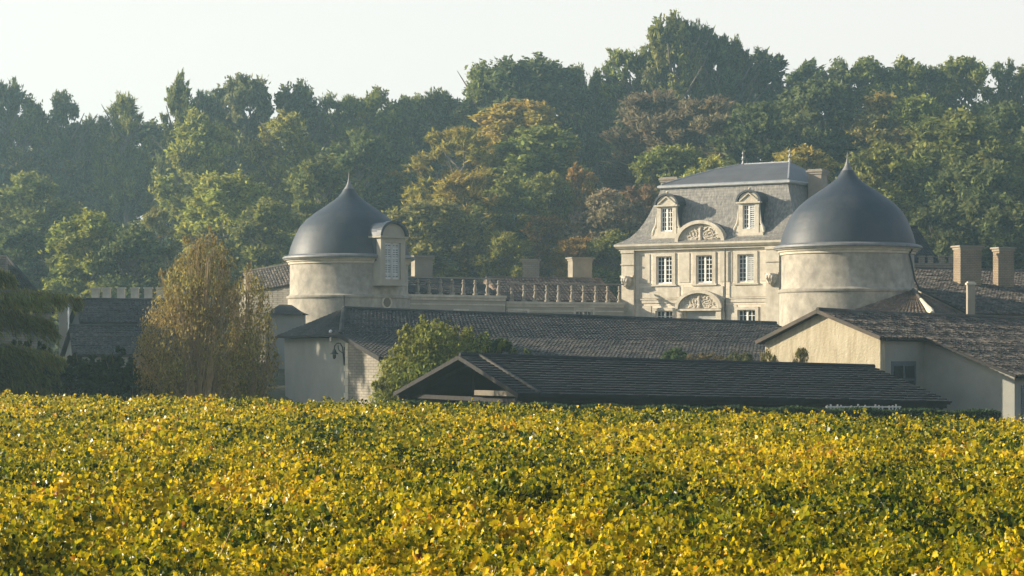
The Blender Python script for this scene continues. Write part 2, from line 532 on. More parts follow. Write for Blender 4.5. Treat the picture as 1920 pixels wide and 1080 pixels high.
def arch_ring(mb, cx, z0, rx, rz, t, y0, y1, n=18):
    ao, ai = arc_pts(cx, z0, rx, rz, n, y0), arc_pts(cx, z0, rx - t, rz - t, n, y0)
    bo, bi = arc_pts(cx, z0, rx, rz, n, y1), arc_pts(cx, z0, rx - t, rz - t, n, y1)
    for i in range(n):
        mb.face(ai[i], ai[i + 1], ao[i + 1], ao[i])
        mb.face(ao[i], ao[i + 1], bo[i + 1], bo[i])
        mb.face(ai[i + 1], ai[i], bi[i], bi[i + 1])
        mb.face(bo[i], bo[i + 1], bi[i + 1], bi[i])
    for k in (0, -1):
        mb.face(ao[k], bo[k], bi[k], ai[k])
    return mb

def swags(mb, cx, z0, rx, rz, y, seed):
    """carved leafage: curved stems and knobs fanning over a half-round field"""
    rng = random.Random(seed)
    for i in range(13):
        a = math.pi * (i + 0.5) / 13
        pts = []
        for k in range(6):
            t = 0.22 + 0.62 * k / 5
            aa = a + 0.16 * math.sin(k * 1.5 + i)
            pts.append((cx - rx * t * math.cos(aa), y, z0 + 0.06 + rz * t * math.sin(aa)))
        mb.tube(pts, [0.075 * rx / 2, 0.06, 0.075, 0.05, 0.07, 0.03], 6)
    for i in range(26):
        a, t = rng.uniform(0.15, 2.99), rng.uniform(0.25, 0.85)
        c = Vector((cx - rx * t * math.cos(a), y, z0 + 0.05 + rz * t * math.sin(a)))
        mb.tube([c - Vector((0, 0.09, 0)), c, c + Vector((0, 0.05, 0))], [0.02, rng.uniform(0.06, 0.11), 0.05], 7)
    mb.tube([(cx, y - 0.03, z0 + 0.1), (cx, y - 0.06, z0 + rz * 0.45), (cx, y - 0.03, z0 + rz * 0.8)], [0.16, 0.1, 0.13], 8)
    return mb

# ------------------------------------------------------------------ the château pavilion
ZG = -0.8
pav = thing('chateau_pavilion', 'pale stone pavilion with steep grey mansard roof and arched dormers, sunlit', 'country house', (9.33, 180, ZG), R(-32))
pav.scale = (1.069, 1, 1)
PW, PD = 15.2, 13.0
up_win = [3.55, 7.0, 10.5]
holes = [(s - 0.68, s + 0.68, 6.46, 8.68) for s in up_win] + [(s - 0.74, s + 0.74, 1.9, 4.2) for s in (3.55, 10.55)] + [(5.4, 7.95, 0.0, 4.2)]
w = wall_open(MB(), PW, 9.4, holes, 0.3)
w.face((0, 0, 0), (0, 0, 9.4), (0, PD, 9.4), (0, PD, 0)); w.face((PW, 0, 0), (PW, PD, 0), (PW, PD, 9.4), (PW, 0, 9.4)); w.face((0, PD, 0), (0, PD, 9.4), (PW, PD, 9.4), (PW, PD, 0))
w.face((0.3, 0.31, 0), (PW - 0.3, 0.31, 0), (PW - 0.3, 0.31, 9.3), (0.3, 0.31, 9.3))
wall = w.build('wall', M['facade'], pav)
for i, s in enumerate(up_win):
    window(pav, s, 6.46, 1.36, 2.22, 0.17, 4, 6, 'r' if i == 2 else '')
    sr = MB()
    sr.box(s - 0.98, s - 0.682, -0.09, 0.0, 6.36, 8.95); sr.box(s + 0.682, s + 0.98, -0.09, 0.0, 6.36, 8.95); sr.box(s - 0.682, s + 0.682, -0.09, 0.0, 8.683, 8.95)
    sr.box(s - 1.08, s + 1.08, -0.16, 0.0, 6.22, 6.357)
    sr.build('window_surround', M['trim'], pav)
for s in (3.55, 10.55):
    window(pav, s, 1.9, 1.48, 2.3, 0.17, 4, 5, '')
    sr = MB()
    sr.box(s - 1.0, s - 0.742, -0.08, 0.0, 1.7, 4.45); sr.box(s + 0.742, s + 1.0, -0.08, 0.0, 1.7, 4.45); sr.box(s - 0.742, s + 0.742, -0.08, 0.0, 4.203, 4.45); sr.box(s - 0.74, s + 0.74, -0.12, 0.0, 1.7, 1.897)
    sr.build('window_surround', M['trim'], pav)
dr = MB(); dr.box(5.4, 7.95, 0.2, 0.27, 0.0, 4.2); dr.box(5.55, 6.6, 0.16, 0.197, 0.3, 3.4); dr.box(6.75, 7.8, 0.16, 0.197, 0.3, 3.4); dr.box(5.5, 7.85, 0.15, 0.197, 3.6, 3.75)
dr.build('door', M['shutter'], pav)
# bands, panels, pilasters
bd = MB()
bd.box(1.05, 12.3, -0.07, 0.0, 4.82, 5.1)
bd.box(1.05, 12.3, -0.12, 0.0, 5.103, 5.2)
bd.build('string_course', M['trim'], pav)
for a, b in ((0.0, 1.02), (12.35, 13.35)):
    pl = MB()
    pl.box(a - 0.05, b + 0.02, -0.34, 0.0, 0.0, 9.25)
    pl.box(a - 0.1, b + 0.07, -0.42, -0.003, 8.0, 8.12); pl.box(a - 0.1, b + 0.07, -0.42, -0.003, 9.0, 9.2)
    po = pl.build('pilaster', M['trim'], pav)
    cb = MB(); c = (a + b) / 2
    cb.box(a - 0.08, b + 0.05, -0.55, -0.343, 7.0, 7.15)
    cb.tube([(c, -0.5, 7.0), (c, -0.56, 6.75), (c, -0.48, 6.4), (c, -0.36, 6.05)], [0.44, 0.46, 0.36, 0.08], 10)
    for k in (-1, 0, 1):
        cb.tube([(c + k * 0.24, -0.93, 6.9), (c + k * 0.2, -0.97, 6.7), (c + k * 0.12, -0.8, 6.4)], [0.07, 0.09, 0.05], 6)
    cb.build('console', M['carved'], po)
pn = MB()
for a, b in ((1.35, 2.3), (4.85, 5.75), (8.3, 9.35), (11.7, 12.25)):
    pn.box(a, b, -0.05, 0.0, 6.5, 8.9)
for a, b in ((1.35, 4.9), (5.2, 8.6), (9.15, 12.2)):
    pn.box(a, b, -0.05, 0.0, 5.25, 6.15)
for a, b in ((1.3, 2.4), (8.9, 9.75), (11.75, 12.25)):
    pn.box(a, b, -0.05, 0.0, 1.0, 4.6)
pn.build('wall_panel', M['trim'], pav)
pp = MB(); pp.tube([(8.85, -0.2, 0.1), (8.85, -0.2, 9.3)], 0.06, 8); pp.build('downpipe', M['iron'], pav)
# arched pediment over the door
pd = arch_solid(MB(), 6.68, 4.36, 1.75, 1.28, -0.2, 0.0)
pd.box(4.75, 8.6, -0.42, -0.003, 4.16, 4.33)
pd.box(4.8, 5.25, -0.3, -0.003, 0.0, 4.157); pd.box(8.1, 8.55, -0.3, -0.003, 0.0, 4.157)
po = pd.build('door_pediment', M['trim'], pav)
arch_ring(MB(), 6.68, 4.34, 2.0, 1.52, 0.26, -0.5, -0.003).build('arch_moulding', M['trim'], po)
swags(MB(), 6.68, 4.36, 1.7, 1.2, -0.2, 4).build('carving', M['carved'], po)
# main cornice
def ring(mb, i0, z0, i1, z1, W=PW, D=PD):
    a = [(i0, i0, z0), (W - i0, i0, z0), (W - i0, D - i0, z0), (i0, D - i0, z0)]
    b = [(i1, i1, z1), (W - i1, i1, z1), (W - i1, D - i1, z1), (i1, D - i1, z1)]
    for k in range(4):
        j = (k + 1) % 4
        mb.face(a[k], a[j], b[j], b[k])
    return mb
cn = MB()
for p0, p1 in zip([(0.003, 9.2), (-0.3, 9.2), (-0.3, 9.34), (-0.42, 9.36), (-0.6, 9.56), (-0.6, 9.72)], [(-0.3, 9.2), (-0.3, 9.34), (-0.42, 9.36), (-0.6, 9.56), (-0.6, 9.72), (-0.2, 9.76)]):
    ring(cn, p0[0], p0[1], p1[0], p1[1])
cn.build('cornice', M['trim'], pav)
# mansard: slate courses on a concave curve
prof = [(-0.56, 9.74), (-0.1, 10.0), (0.4, 10.36), (0.85, 10.95), (1.2, 11.6), (1.5, 12.3), (1.78, 13.1), (2.02, 13.8), (2.2, 14.5)]
ms = MB()
fine = []
for k in range(len(prof) - 1):
    (i0, z0), (i1, z1) = prof[k], prof[k + 1]
    n = max(1, round(math.hypot(i1 - i0, z1 - z0) / 0.24))
    fine += [(i0 + (i1 - i0) * t / n, z0 + (z1 - z0) * t / n) for t in range(n)]
fine.append(prof[-1])
rng = random.Random(5)
for k in range(len(fine) - 1):
    (i0, z0), (i1, z1) = fine[k], fine[k + 1]
    o = 0.03
    for side in range(4):
        def pt(t, ins, z):
            if side == 0: return (ins + (PW - 2 * ins) * t, ins, z)
            if side == 1: return (PW - ins, ins + (PD - 2 * ins) * t, z)
            if side == 2: return (PW - ins - (PW - 2 * ins) * t, PD - ins, z)
            return (ins, PD - ins - (PD - 2 * ins) * t, z)
        n = 46
        for j in range(n):
            d = rng.uniform(-0.008, 0.008)
            ms.face(pt(j / n, i0 - o + d, z0 - 0.01), pt((j + 1) / n, i0 - o + d, z0 - 0.01), pt((j + 1) / n, i1 - 0.004, z1), pt(j / n, i1 - 0.004, z1))
ms.build('mansard_roof', M['mansard'], pav)
bk = MB()
for p0, p1 in zip([(2.2, 14.42), (2.02, 14.42), (1.95, 14.5), (1.95, 14.66), (2.05, 14.72)], [(2.02, 14.42), (1.95, 14.5), (1.95, 14.66), (2.05, 14.72), (2.5, 14.85)]):
    ring(bk, p0[0], p0[1], p1[0], p1[1])
bk.build('roof_break_band', M['zinc'], pav)
ur = MB()
RA, RB = (7.3, PD / 2, 16.55), (11.3, PD / 2, 16.55)
i0 = 2.12
cs = [(i0, i0, 14.74), (PW - i0, i0, 14.74), (PW - i0, PD - i0, 14.74), (i0, PD - i0, 14.74)]
def mid(a, b, t, lift): return tuple(a[k] + (b[k] - a[k]) * t + (lift if k == 2 else 0) for k in range(3))
rings = [cs] + [[mid(cs[0], RA, t, l), mid(cs[1], RB, t, l), mid(cs[2], RB, t, l), mid(cs[3], RA, t, l)] for t, l in ((0.3, 0.12), (0.6, 0.16), (0.85, 0.1), (1.0, 0.0))]
for a, b in zip(rings[:-1], rings[1:]):
    for k in range(4):
        j = (k + 1) % 4
        ur.face(a[k], a[j], b[j], b[k])
uro = ur.build('upper_roof', M['slate_smooth'], pav)
rg = MB(); rg.tube([RA, RB], 0.09, 8)
for c in (cs[0], cs[1]):
    rg.tube([mid(c, RA if c is cs[0] else RB, t, l + 0.02) for t, l in ((0.02, 0.02), (0.3, 0.12), (0.6, 0.16), (0.85, 0.1), (1, 0))], 0.06, 6)
rg.build('ridge_roll', M['zinc'], uro)
for c in (RA, RB):
    fi = MB()
    fi.lathe([(0.16, c[2]), (0.09, c[2] + 0.12), (0.05, c[2] + 0.3), (0.13, c[2] + 0.42), (0.05, c[2] + 0.55), (0.035, c[2] + 0.8), (0.085, c[2] + 0.88), (0.0, c[2] + 1.15)], 10, c[0], c[1])
    fi.tube([(c[0] - 0.16, c[1], c[2] + 0.62), (c[0], c[1], c[2] + 0.56), (c[0] + 0.16, c[1], c[2] + 0.62)], [0.015, 0.03, 0.015], 6)
    fi.build('finial', M['zinc'], pav, smooth=True)
def chimney_box(mb, x0, x1, y0, y1, z0, z1):
    mb.box(x0, x1, y0, y1, z0, z1 - 0.42)
    mb.box(x0 - 0.07, x1 + 0.07, y0 - 0.07, y1 + 0.07, z1 - 0.417, z1 - 0.24)
    mb.box(x0 - 0.14, x1 + 0.14, y0 - 0.14, y1 + 0.14, z1 - 0.237, z1 - 0.1)
    mb.box(x0 - 0.04, x1 + 0.04, y0 - 0.04, y1 + 0.04, z1 - 0.097, z1)
    return mb
chimney_box(MB(), 0.8, 2.2, 4.9, 5.7, 12.2, 15.65).build('chimney', M['chimney'], pav)
chimney_box(MB(), 13.4, 14.5, 5.2, 6.4, 12.0, 15.75).build('chimney', M['chimney'], pav)
# dormers
def dormer(parent, s, zb, w, h, yf, yb, shut=''):
    """stone-fronted dormer: window w x h with its sill at zb, front plane yf, roof running back to yb"""
    ow = w / 2 + 0.34
    f = MB()
    f.box(s - ow, s - w / 2 - 0.002, yf, yf + 0.3, zb - 0.35, zb + h + 0.1); f.box(s + w / 2 + 0.002, s + ow, yf, yf + 0.3, zb - 0.35, zb + h + 0.1)
    f.box(s - w / 2, s + w / 2, yf, yf + 0.3, zb - 0.35, zb - 0.002); f.box(s - w / 2, s + w / 2, yf, yf + 0.3, zb + h + 0.002, zb + h + 0.1)
    f.box(s - ow - 0.16, s + ow + 0.16, yf - 0.16, yf + 0.3, zb + h + 0.103, zb + h + 0.23)
    f.box(s - ow - 0.42, s + ow + 0.42, yf - 0.14, yf + 0.5, zb - 0.62, zb - 0.353)
    f.box(s - ow - 0.6, s + ow + 0.6, yf - 0.24, yf + 0.5, zb - 0.8, zb - 0.623)
    for e in (-1, 1):                 # scrolled side pieces
        pts = [(s + e * (ow + 0.40), yf + 0.1, zb - 0.3), (s + e * (ow + 0.34), yf + 0.1, zb + 0.05), (s + e * (ow + 0.14), yf + 0.1, zb + 0.5), (s + e * (ow + 0.05), yf + 0.1, zb + h * 0.75)]
        f.tube(pts, [0.1, 0.13, 0.09, 0.05], 8)
        f.box(*sorted((s + e * (ow + 0.003), s + e * (ow + 0.3))), yf + 0.04, yf + 0.24, zb - 0.35, zb + 0.25)
    arch_solid(f, s, zb + h + 0.233, ow + 0.02, 0.78, yf + 0.02, yf + 0.3)
    d = f.build('dormer', M['trim'], parent)
    t = MB()
    z1 = zb + h + 0.235
    t.bar((s - ow + 0.05, yf - 0.03, z1 + 0.05), (s, yf - 0.03, z1 + 0.68), 0.1, 0.1); t.bar((s + ow - 0.05, yf - 0.03, z1 + 0.05), (s, yf - 0.03, z1 + 0.68), 0.1, 0.1)
    t.lathe([(0.1, z1 + 0.86), (0.05, z1 + 0.95), (0.13, z1 + 1.05), (0.0, z1 + 1.2)], 10, s, yf + 0.15)
    t.build('gablet', M['trim'], d)
    r_ = MB()
    arch_ring(r_, s, zb + h + 0.233, ow + 0.2, 0.95, 0.15, yf - 0.14, yf + 0.22)
    n = 12
    a = arc_pts(s, zb + h + 0.24, ow + 0.14, 0.9, n, yf + 0.2); b = arc_pts(s, zb + h + 0.24, ow + 0.14, 0.9, n, yb)
    for i in range(n):
        r_.face(a[i], a[i + 1], b[i + 1], b[i])
    for e in (-1, 1):
        x = s + e * (ow - 0.02)
        x2 = s + e * (ow + 0.3)
        r_.face((x, yf + 0.2, zb - 0.5), (x, yb, zb - 0.5), (x, yb, zb + h + 0.24), (x, yf + 0.2, zb + h + 0.24))
        r_.face((x2, yf + 0.3, zb - 0.5), (x2, yb, zb - 0.5), (x, yb, zb + h * 0.6), (x, yf + 0.3, zb + h * 0.6))
    r_.build('dormer_roof', M['slate'], d)
    f2 = window(d, s, zb, w, h, yf + 0.14, 4, 5, shut)
    return d
dormer(pav, 3.6, 10.75, 1.0, 1.95, 0.28, 3.0)
dormer(pav, 10.6, 10.75, 1.0, 1.95, 0.28, 3.0, 'r')
# round-headed carved lucarne on the cornice
lu = arch_solid(MB(), 6.75, 9.78, 1.85, 1.5, -0.12, 0.2)
lu.box(4.7, 8.8, -0.3, 0.2, 9.6, 9.777)
lo = lu.build('carved_pediment', M['trim'], pav)
arch_ring(MB(), 6.75, 9.78, 2.12, 1.76, 0.28, -0.42, 0.24).build('arch_moulding', M['trim'], lo)
swags(MB(), 6.75, 9.8, 1.8, 1.42, -0.14, 9).build('carving', M['carved'], lo)
br = MB()
a = arc_pts(6.75, 9.78, 2.05, 1.7, 14, 0.2); b = arc_pts(6.75, 9.78, 2.05, 1.7, 14, 1.6)
for i in range(14):
    br.face(a[i], a[i + 1], b[i + 1], b[i])
br.build('barrel_roof', M['slate'], lo)

# ------------------------------------------------------------------ the round towers
DOME = [(4.66, 7.42), (4.63, 7.62), (4.5, 8.1), (4.3, 8.63), (4.07, 9.15), (3.78, 9.65), (3.34, 10.15), (2.76, 10.63), (2.18, 11.02), (1.66, 11.37), (1.16, 11.72), (0.8, 12.02), (0.57, 12.32), (0.43, 12.6)]
def tower(label, loc, scale=1.0):
    t = thing('domed_tower', label, 'tower', loc, 0, 'round corner towers of the chateau')
    g = -ZG
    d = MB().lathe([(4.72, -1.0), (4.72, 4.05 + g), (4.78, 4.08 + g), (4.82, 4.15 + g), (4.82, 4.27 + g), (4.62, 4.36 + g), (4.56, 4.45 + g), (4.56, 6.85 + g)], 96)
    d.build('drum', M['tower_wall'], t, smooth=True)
    c = MB().lathe([(4.563, 6.7 + g), (4.66, 6.72 + g), (4.68, 6.86 + g), (4.78, 6.9 + g), (4.84, 7.02 + g), (5.0, 7.06 + g), (5.02, 7.12 + g)], 96)
    c.build('cornice', M['trim'], t, smooth=True)
    e = MB().lathe([(4.9, 7.08 + g), (5.06, 7.1 + g), (5.12, 7.18 + g), (5.1, 7.3 + g), (4.95, 7.37 + g), (4.72, 7.42 + g), (4.6, 7.45 + g)], 96)
    e.build('gutter', M['lead'], t, smooth=True)
    pr = []
    for k in range(len(DOME) - 1):
        (r0, z0), (r1, z1) = DOME[k], DOME[k + 1]
        n = max(1, round(math.hypot(r1 - r0, z1 - z0) / 0.2))
        pr += [(r0 + (r1 - r0) * j / n, z0 + (z1 - z0) * j / n + g) for j in range(n)]
    pr.append((DOME[-1][0], DOME[-1][1] + g))
    MB().lathe(pr, 96).build('dome', M['slate'], t, smooth=True)
    MB().lathe([(0.5, 12.42 + g), (0.45, 12.52 + g), (0.3, 12.74 + g), (0.18, 12.96 + g), (0.1, 13.2 + g), (0.055, 13.45 + g), (0.03, 13.8 + g), (0.0, 14.0 + g)], 24).build('lead_cap', M['lead'], t, smooth=True)
    return t
tw = tower('larger blue grey domed round tower overlapping the pavilion', (23.3, 150, ZG))
v = MB(); g = -ZG
v.tube([(0, 0, 13.7 + g), (0, 0, 14.7 + g)], 0.02, 6)
v.box(-0.02, 0.5, -0.012, 0.012, 14.02 + g, 14.1 + g); v.bar((-0.3, 0, 14.06 + g), (0, 0, 14.06 + g), 0.02); v.face((0.5, 0, 13.95 + g), (0.7, 0, 14.06 + g), (0.5, 0, 14.17 + g))
v.build('weathervane', M['iron'], tw)
def on_drum(deg, z, r): return (r * math.sin(R(deg)), -r * math.cos(R(deg)), z + g)
dp = MB(); dp.tube([on_drum(54, 7.0, 4.9), on_drum(55, 6.7, 4.66), on_drum(60, 6.0, 4.66), on_drum(68, 5.0, 4.68), on_drum(76, 4.2, 4.98)], 0.06, 6)
dp.build('downpipe', M['iron'], tw)
tl = tower('domed round tower with arched shuttered lucarne window, beside the low balustraded wing', (-12.6, 167, ZG))
oc = MB(); a_ = R(41.5); ox, oy, oz = 4.72 * math.sin(a_), -4.72 * math.cos(a_), 4.0 - ZG
tx_, ty_ = math.cos(a_), math.sin(a_)
oc.tube([(ox + tx_ * 0.42 * math.cos(k * math.pi / 8), oy + ty_ * 0.42 * math.cos(k * math.pi / 8), oz - 0.25 + 0.42 * math.sin(k * math.pi / 8)) for k in range(17)], 0.075, 6)
oco = oc.build('oculus', M['trim'], tl)
oc = MB(); oc.face(*[(ox + 0.02 * math.sin(a_) + tx_ * 0.38 * math.cos(k * math.pi / 8), oy - 0.02 * math.cos(a_) + ty_ * 0.38 * math.cos(k * math.pi / 8), oz - 0.25 + 0.38 * math.sin(k * math.pi / 8)) for k in range(16)]); oc.build('pane', M['glass'], oco)
# its lucarne, built in the tower's own frame turned towards the court
ang = R(-90 + 43)
lz = -ZG
def turn(o):
    o.rotation_euler = (0, 0, R(43))
    return o
LW = 1.5
OW = 1.2
f = MB(); yo = -5.32
zb, h = 5.5 + lz, 2.75
f.box(-OW, -LW / 2 - 0.002, yo, yo + 1.5, zb - 0.35, zb + h + 0.35); f.box(LW / 2 + 0.002, OW, yo, yo + 1.5, zb - 0.35, zb + h + 0.35)
f.box(-LW / 2, LW / 2, yo, yo + 1.5, zb - 0.35, zb - 0.003); f.box(-LW / 2, LW / 2, yo, yo + 1.5, zb + h + 0.003, zb + h + 0.35)
f.box(-OW - 0.18, OW + 0.18, yo - 0.2, yo + 1.5, zb + h + 0.353, zb + h + 0.5)
f.box(-OW - 0.12, OW + 0.12, yo - 0.12, yo + 0.9, zb - 0.5, zb - 0.353)
arch_solid(f, 0, zb + h + 0.503, OW, 0.95, yo + 0.05, yo + 1.2)
ld = turn(f.build('lucarne', M['wing_wall'], tl))
r_ = MB()
arch_ring(r_, 0, zb + h + 0.503, OW + 0.2, 1.16, 0.2, yo - 0.22, yo + 0.3)
a = arc_pts(0, zb + h + 0.503, OW + 0.13, 1.08, 12, yo + 0.25); b = arc_pts(0, zb + h + 0.503, OW + 0.13, 1.08, 12, yo + 3.0)
for i in range(12):
    r_.face(a[i], a[i + 1], b[i + 1], b[i])
for e in (-OW - 0.01, OW + 0.01):
    r_.face((e, yo + 0.5, zb + h - 1.4), (e, yo + 2.6, zb + h - 1.4), (e, yo + 2.6, zb + h + 0.5), (e, yo + 0.5, zb + h + 0.5))
r_.build('lucarne_roof', M['slate'], ld)
window(ld, 0, zb, LW, h, yo + 0.2, 4, 7, 'lr')

# ------------------------------------------------------------------ wings with their parapet posts
def post_mesh(mb, c, h, ax):
    c = Vector(c); s = ax * 0.0
    mb.lathe([(0.21, c.z), (0.21, c.z + 0.13), (0.11, c.z + 0.17), (0.155, c.z + 0.32), (0.18, c.z + 0.46), (0.1, c.z + 0.72), (0.085, c.z + 0.86), (0.16, c.z + 0.9), (0.17, c.z + 0.97), (0.1, c.z + 1.02), (0.13, c.z + h - 0.15), (0.0, c.z + h)], 10, c.x, c.y)

def wing(name, label, p0, p1, ztop, zbase, depth, posts, hp, ridge_z, tile, openings, roof_back):
    """long low wing from p0 to p1 (front face, plan), flat cornice at ztop, tiled roof behind the posts"""
    p0, p1 = Vector((p0[0], p0[1], zbase)), Vector((p1[0], p1[1], zbase))
    d = (p1 - p0); L_ = d.length; ang = math.atan2(d.y, d.x)
    t = thing(name, label, 'building wing', p0, ang)
    H = ztop - zbase
    w = wall_open(MB(), L_, H, [(o[0] - o[2] / 2, o[0] + o[2] / 2, o[1] - zbase, o[1] + o[3] - zbase) for o in openings], 0.25)
    w.face((0, 0, 0), (0, 0, H), (0, depth, H), (0, depth, 0)); w.face((L_, 0, 0), (L_, depth, 0), (L_, depth, H), (L_, 0, H)); w.face((0, depth, 0), (0, depth, H), (L_, depth, H), (L_, depth, 0))
    w.face((0, 0.26, 0), (L_, 0.26, 0), (L_, 0.26, H - 0.02), (0, 0.26, H - 0.02)); w.face((0, 0, H), (L_, 0, H), (L_, depth, H), (0, depth, H))
    w.build('wall', M['wing_wall'], t)
    c = MB(); c.box(-0.05, L_ + 0.02, -0.22, 0.5, H + 0.003, H + 0.2); c.box(-0.02, L_, -0.1, -0.003, H - 0.22, H - 0.003); c.box(-0.02, L_, -0.05, -0.003, H - 0.6, H - 0.5)
    c.build('cornice', M['trim'], t)
    for o in openings:
        window(t, o[0], o[1] - zbase, o[2], o[3], 0.12, 4, 3)
        s = MB(); s.box(o[0] - o[2] / 2 - 0.2, o[0] - o[2] / 2, -0.06, 0.0, o[1] - zbase, o[1] + o[3] - zbase); s.box(o[0] + o[2] / 2, o[0] + o[2] / 2 + 0.2, -0.06, 0.0, o[1] - zbase, o[1] + o[3] - zbase)
        s.box(o[0] - o[2] / 2 - 0.2, o[0] + o[2] / 2 + 0.2, -0.06, 0.0, o[1] + o[3] - zbase + 0.003, o[1] + o[3] - zbase + 0.2)
        s.build('window_surround', M['trim'], t)
    rm = MB()
    rz = ridge_z - zbase
    tiled(rm, (0.0, roof_back, rz), (L_, roof_back, rz), (0.0, 0.9, H + 0.32), (L_, 0.9, H + 0.32), 0.3, 0.4, 0.05, 0.06, 3)
    rm.hexa([(0, roof_back, rz - 0.2), (L_, roof_back, rz - 0.2), (L_, depth + 2.5, H + 0.1), (0, depth + 2.5, H + 0.1), (0, roof_back, rz), (L_, roof_back, rz), (L_, depth + 2.5, H + 0.25), (0, depth + 2.5, H + 0.25)])
    rm.face((0, 0.9, H + 0.2), (0, roof_back, rz - 0.13), (0, depth + 2.5, H + 0.1)); rm.face((L_, 0.9, H + 0.2), (L_, depth + 2.5, H + 0.1), (L_, roof_back, rz - 0.13))
    rm.tube([(0, roof_back, rz + 0.05), (L_ * 0.35, roof_back, rz + 0.02), (L_ * 0.7, roof_back, rz + 0.06), (L_, roof_back, rz + 0.05)], 0.1, 6)
    rm.build('roof', tile, t)
    rl_ = MB(); rl_.box(posts[0] - 0.4, posts[-1] + 0.4, 0.05, 0.27, H + 0.2 + hp - 0.004, H + 0.2 + hp + 0.1); rl_.build('rail', M['chimney'], t)
    pm = None
    for s in posts:
        if pm is None:
            m_ = MB(); post_mesh(m_, (0, 0, 0), hp, 0)
            pm = m_.build('parapet_post', M['chimney'], t, smooth=True)
            o = pm
        else:
            o = pm.copy(); COL.objects.link(o); o.parent = t
        o.location = (s, 0.16, H + 0.2)
        o.rotation_euler = (0, 0, s * 2.1)
    return t

def s_on(px, p0, p1):               # distance along p0-p1 where the sight line through px crosses it
    k = (px - CX) / FPX
    dx, dy = p1[0] - p0[0], p1[1] - p0[1]
    t = (k * p0[1] - p0[0]) / (dx - k * dy)
    return t * math.hypot(dx, dy)
a0, a1 = (X_at(735, 167.5), 167.5), (X_at(947, 173), 173.0)
wing('balustraded_wing', 'low grey wing with stone parapet posts attached to the lucarne tower', a0, a1, Z_at(558, 171), -1.0, 6.0,
     [s_on(p, a0, a1) for p in (763, 785, 806, 828, 850, 871, 893, 916, 937)], 1.3, Z_at(524, 176), M['tile_grey'],
     [(s_on(864, a0, a1), 1.6, 1.0, 1.6)], 4.2)
b0, b1 = (X_at(949, 174.5), 174.5), (X_at(1169, 178.5), 178.5)
wing('balustraded_wing', 'low cream wing with stone parapet posts joining the stone pavilion', b0, b1, Z_at(571, 177), -1.0, 6.0,
     [s_on(p, b0, b1) for p in (961, 984, 1005, 1027, 1049, 1074, 1096, 1119, 1141, 1163)], 1.45, Z_at(523, 181), M['tile_warm'],
     [(s_on(972, b0, b1), 1.2, 1.5, 2.1), (s_on(1095, b0, b1), 1.2, 1.5, 2.25)], 4.4)
# oval window low on the tower side of the wing
# chimneys rising behind the wings, each standing on its own stack
def stack(label, px0, px1, py, d, depth, mat, face_px=9, z0=0.0, rz=25, name='chimney_stack', group='chimneys behind the wings', pot=False):
    x0, x1 = X_at(px0, d), X_at(px1, d)
    W = (x1 - x0) / math.cos(R(rz)) * 0.86
    t = thing(name, label, 'chimney', ((x0 + x1) / 2, d, z0), R(rz), group)
    H = Z_at(py, d) - z0
    m = MB(); m.box(-W / 2, W / 2, -depth / 2, depth / 2, 0, H - 0.3)
    m.build('shaft', mat, t)
    c = MB(); c.box(-W / 2 - 0.06, W / 2 + 0.06, -depth / 2 - 0.06, depth / 2 + 0.06, H - 0.297, H - 0.12); c.box(-W / 2 - 0.16, W / 2 + 0.16, -depth / 2 - 0.16, depth / 2 + 0.16, H - 0.117, H)
    c.build('cap', M['chimney'], t)
    return t
stack('square rendered chimney right beside the lucarne tower, its narrow side lit', 772, 810, 480, 175, 0.8, M['chimney'])
stack('wide rubble stone chimney behind the wing, between two bushes', 978, 1013, 486, 182, 0.8, M['rubble'], rz=-5)
stack('pale rendered chimney on the wing roof closest to the pavilion', 1066, 1109, 483, 183, 0.9, M['chimney'])

# ------------------------------------------------------------------ long tile-roofed cellar in front of the court
def house_base(name, label, cat, loc): return thing(name, label, cat, loc)
u = Vector((0.9, 0.436, 0)).normalized(); vv = Vector((0.436, -0.9, 0)).normalized()
A = P(645, 580, 132)
B = A + u * 31.2; B.z = 1.87
LB = thing('long_cellar_building', 'long low building with dark grey tiled roof and hipped end, in front of the court', 'building', (A.x, A.y, -5.0))
q1, q2, qb = 4.8, 11.0, 6.2
Hc = A + vv * q1 - u * 2.1; Hc.z = 1.03
Bc = B + vv * q1; Bc.z = B.z - 1.5
E1 = Hc + vv * (q2 - q1); E1.z = Hc.z - 1.36
E2 = B + vv * q2; E2.z = Bc.z - 1.36
Kc = A - vv * qb - u * 2.1; Kc.z = 1.0
K2 = B - vv * qb; K2.z = B.z - 1.8
rm = MB()
tiled(rm, A, B, Hc, Bc, 0.26, 0.38, 0.05, 0.055, 11)
tiled(rm, Hc, Bc, E1, E2, 0.26, 0.38, 0.05, 0.055, 12)
tiled(rm, A, A + Vector((0.01, 0, 0)), Kc, Hc, 0.26, 0.38, 0.05, 0.05, 13)
tiled(rm, B, A, K2, Kc, 0.3, 0.45, 0.05, 0.05, 14)
ro = rm.build('roof', M['tile_grey'], LB, world=True)
rc = MB()
up = Vector((0, 0, 0.08))
rc.tube([A + up, A.lerp(B, 0.25) + up * 0.6, A.lerp(B, 0.5) + up * 1.2, A.lerp(B, 0.75) + up * 0.7, B + up], 0.12, 8)
rc.tube([A + up, A.lerp(Hc, 0.5) + up * 1.4, Hc + up], 0.13, 8)
rc.build('ridge_tiles', M['tile_grey'], ro, world=True)
ov = u * 0.45
wl = MB()
f0, f1, f2 = Kc + ov, Hc + ov, E1 + ov
wall_poly(wl, [f0 - vv * -0.5 + Vector((0, 0, -6 - f0.z + 0.0)), Vector((f1.x, f1.y, -6)), Vector((f1.x, f1.y, f1.z - 0.16)), Vector((f0.x, f0.y, f0.z - 0.16))], 0.45)
wl.build('plaster_wall', M['grey_render'], LB, world=True)
wl = MB()
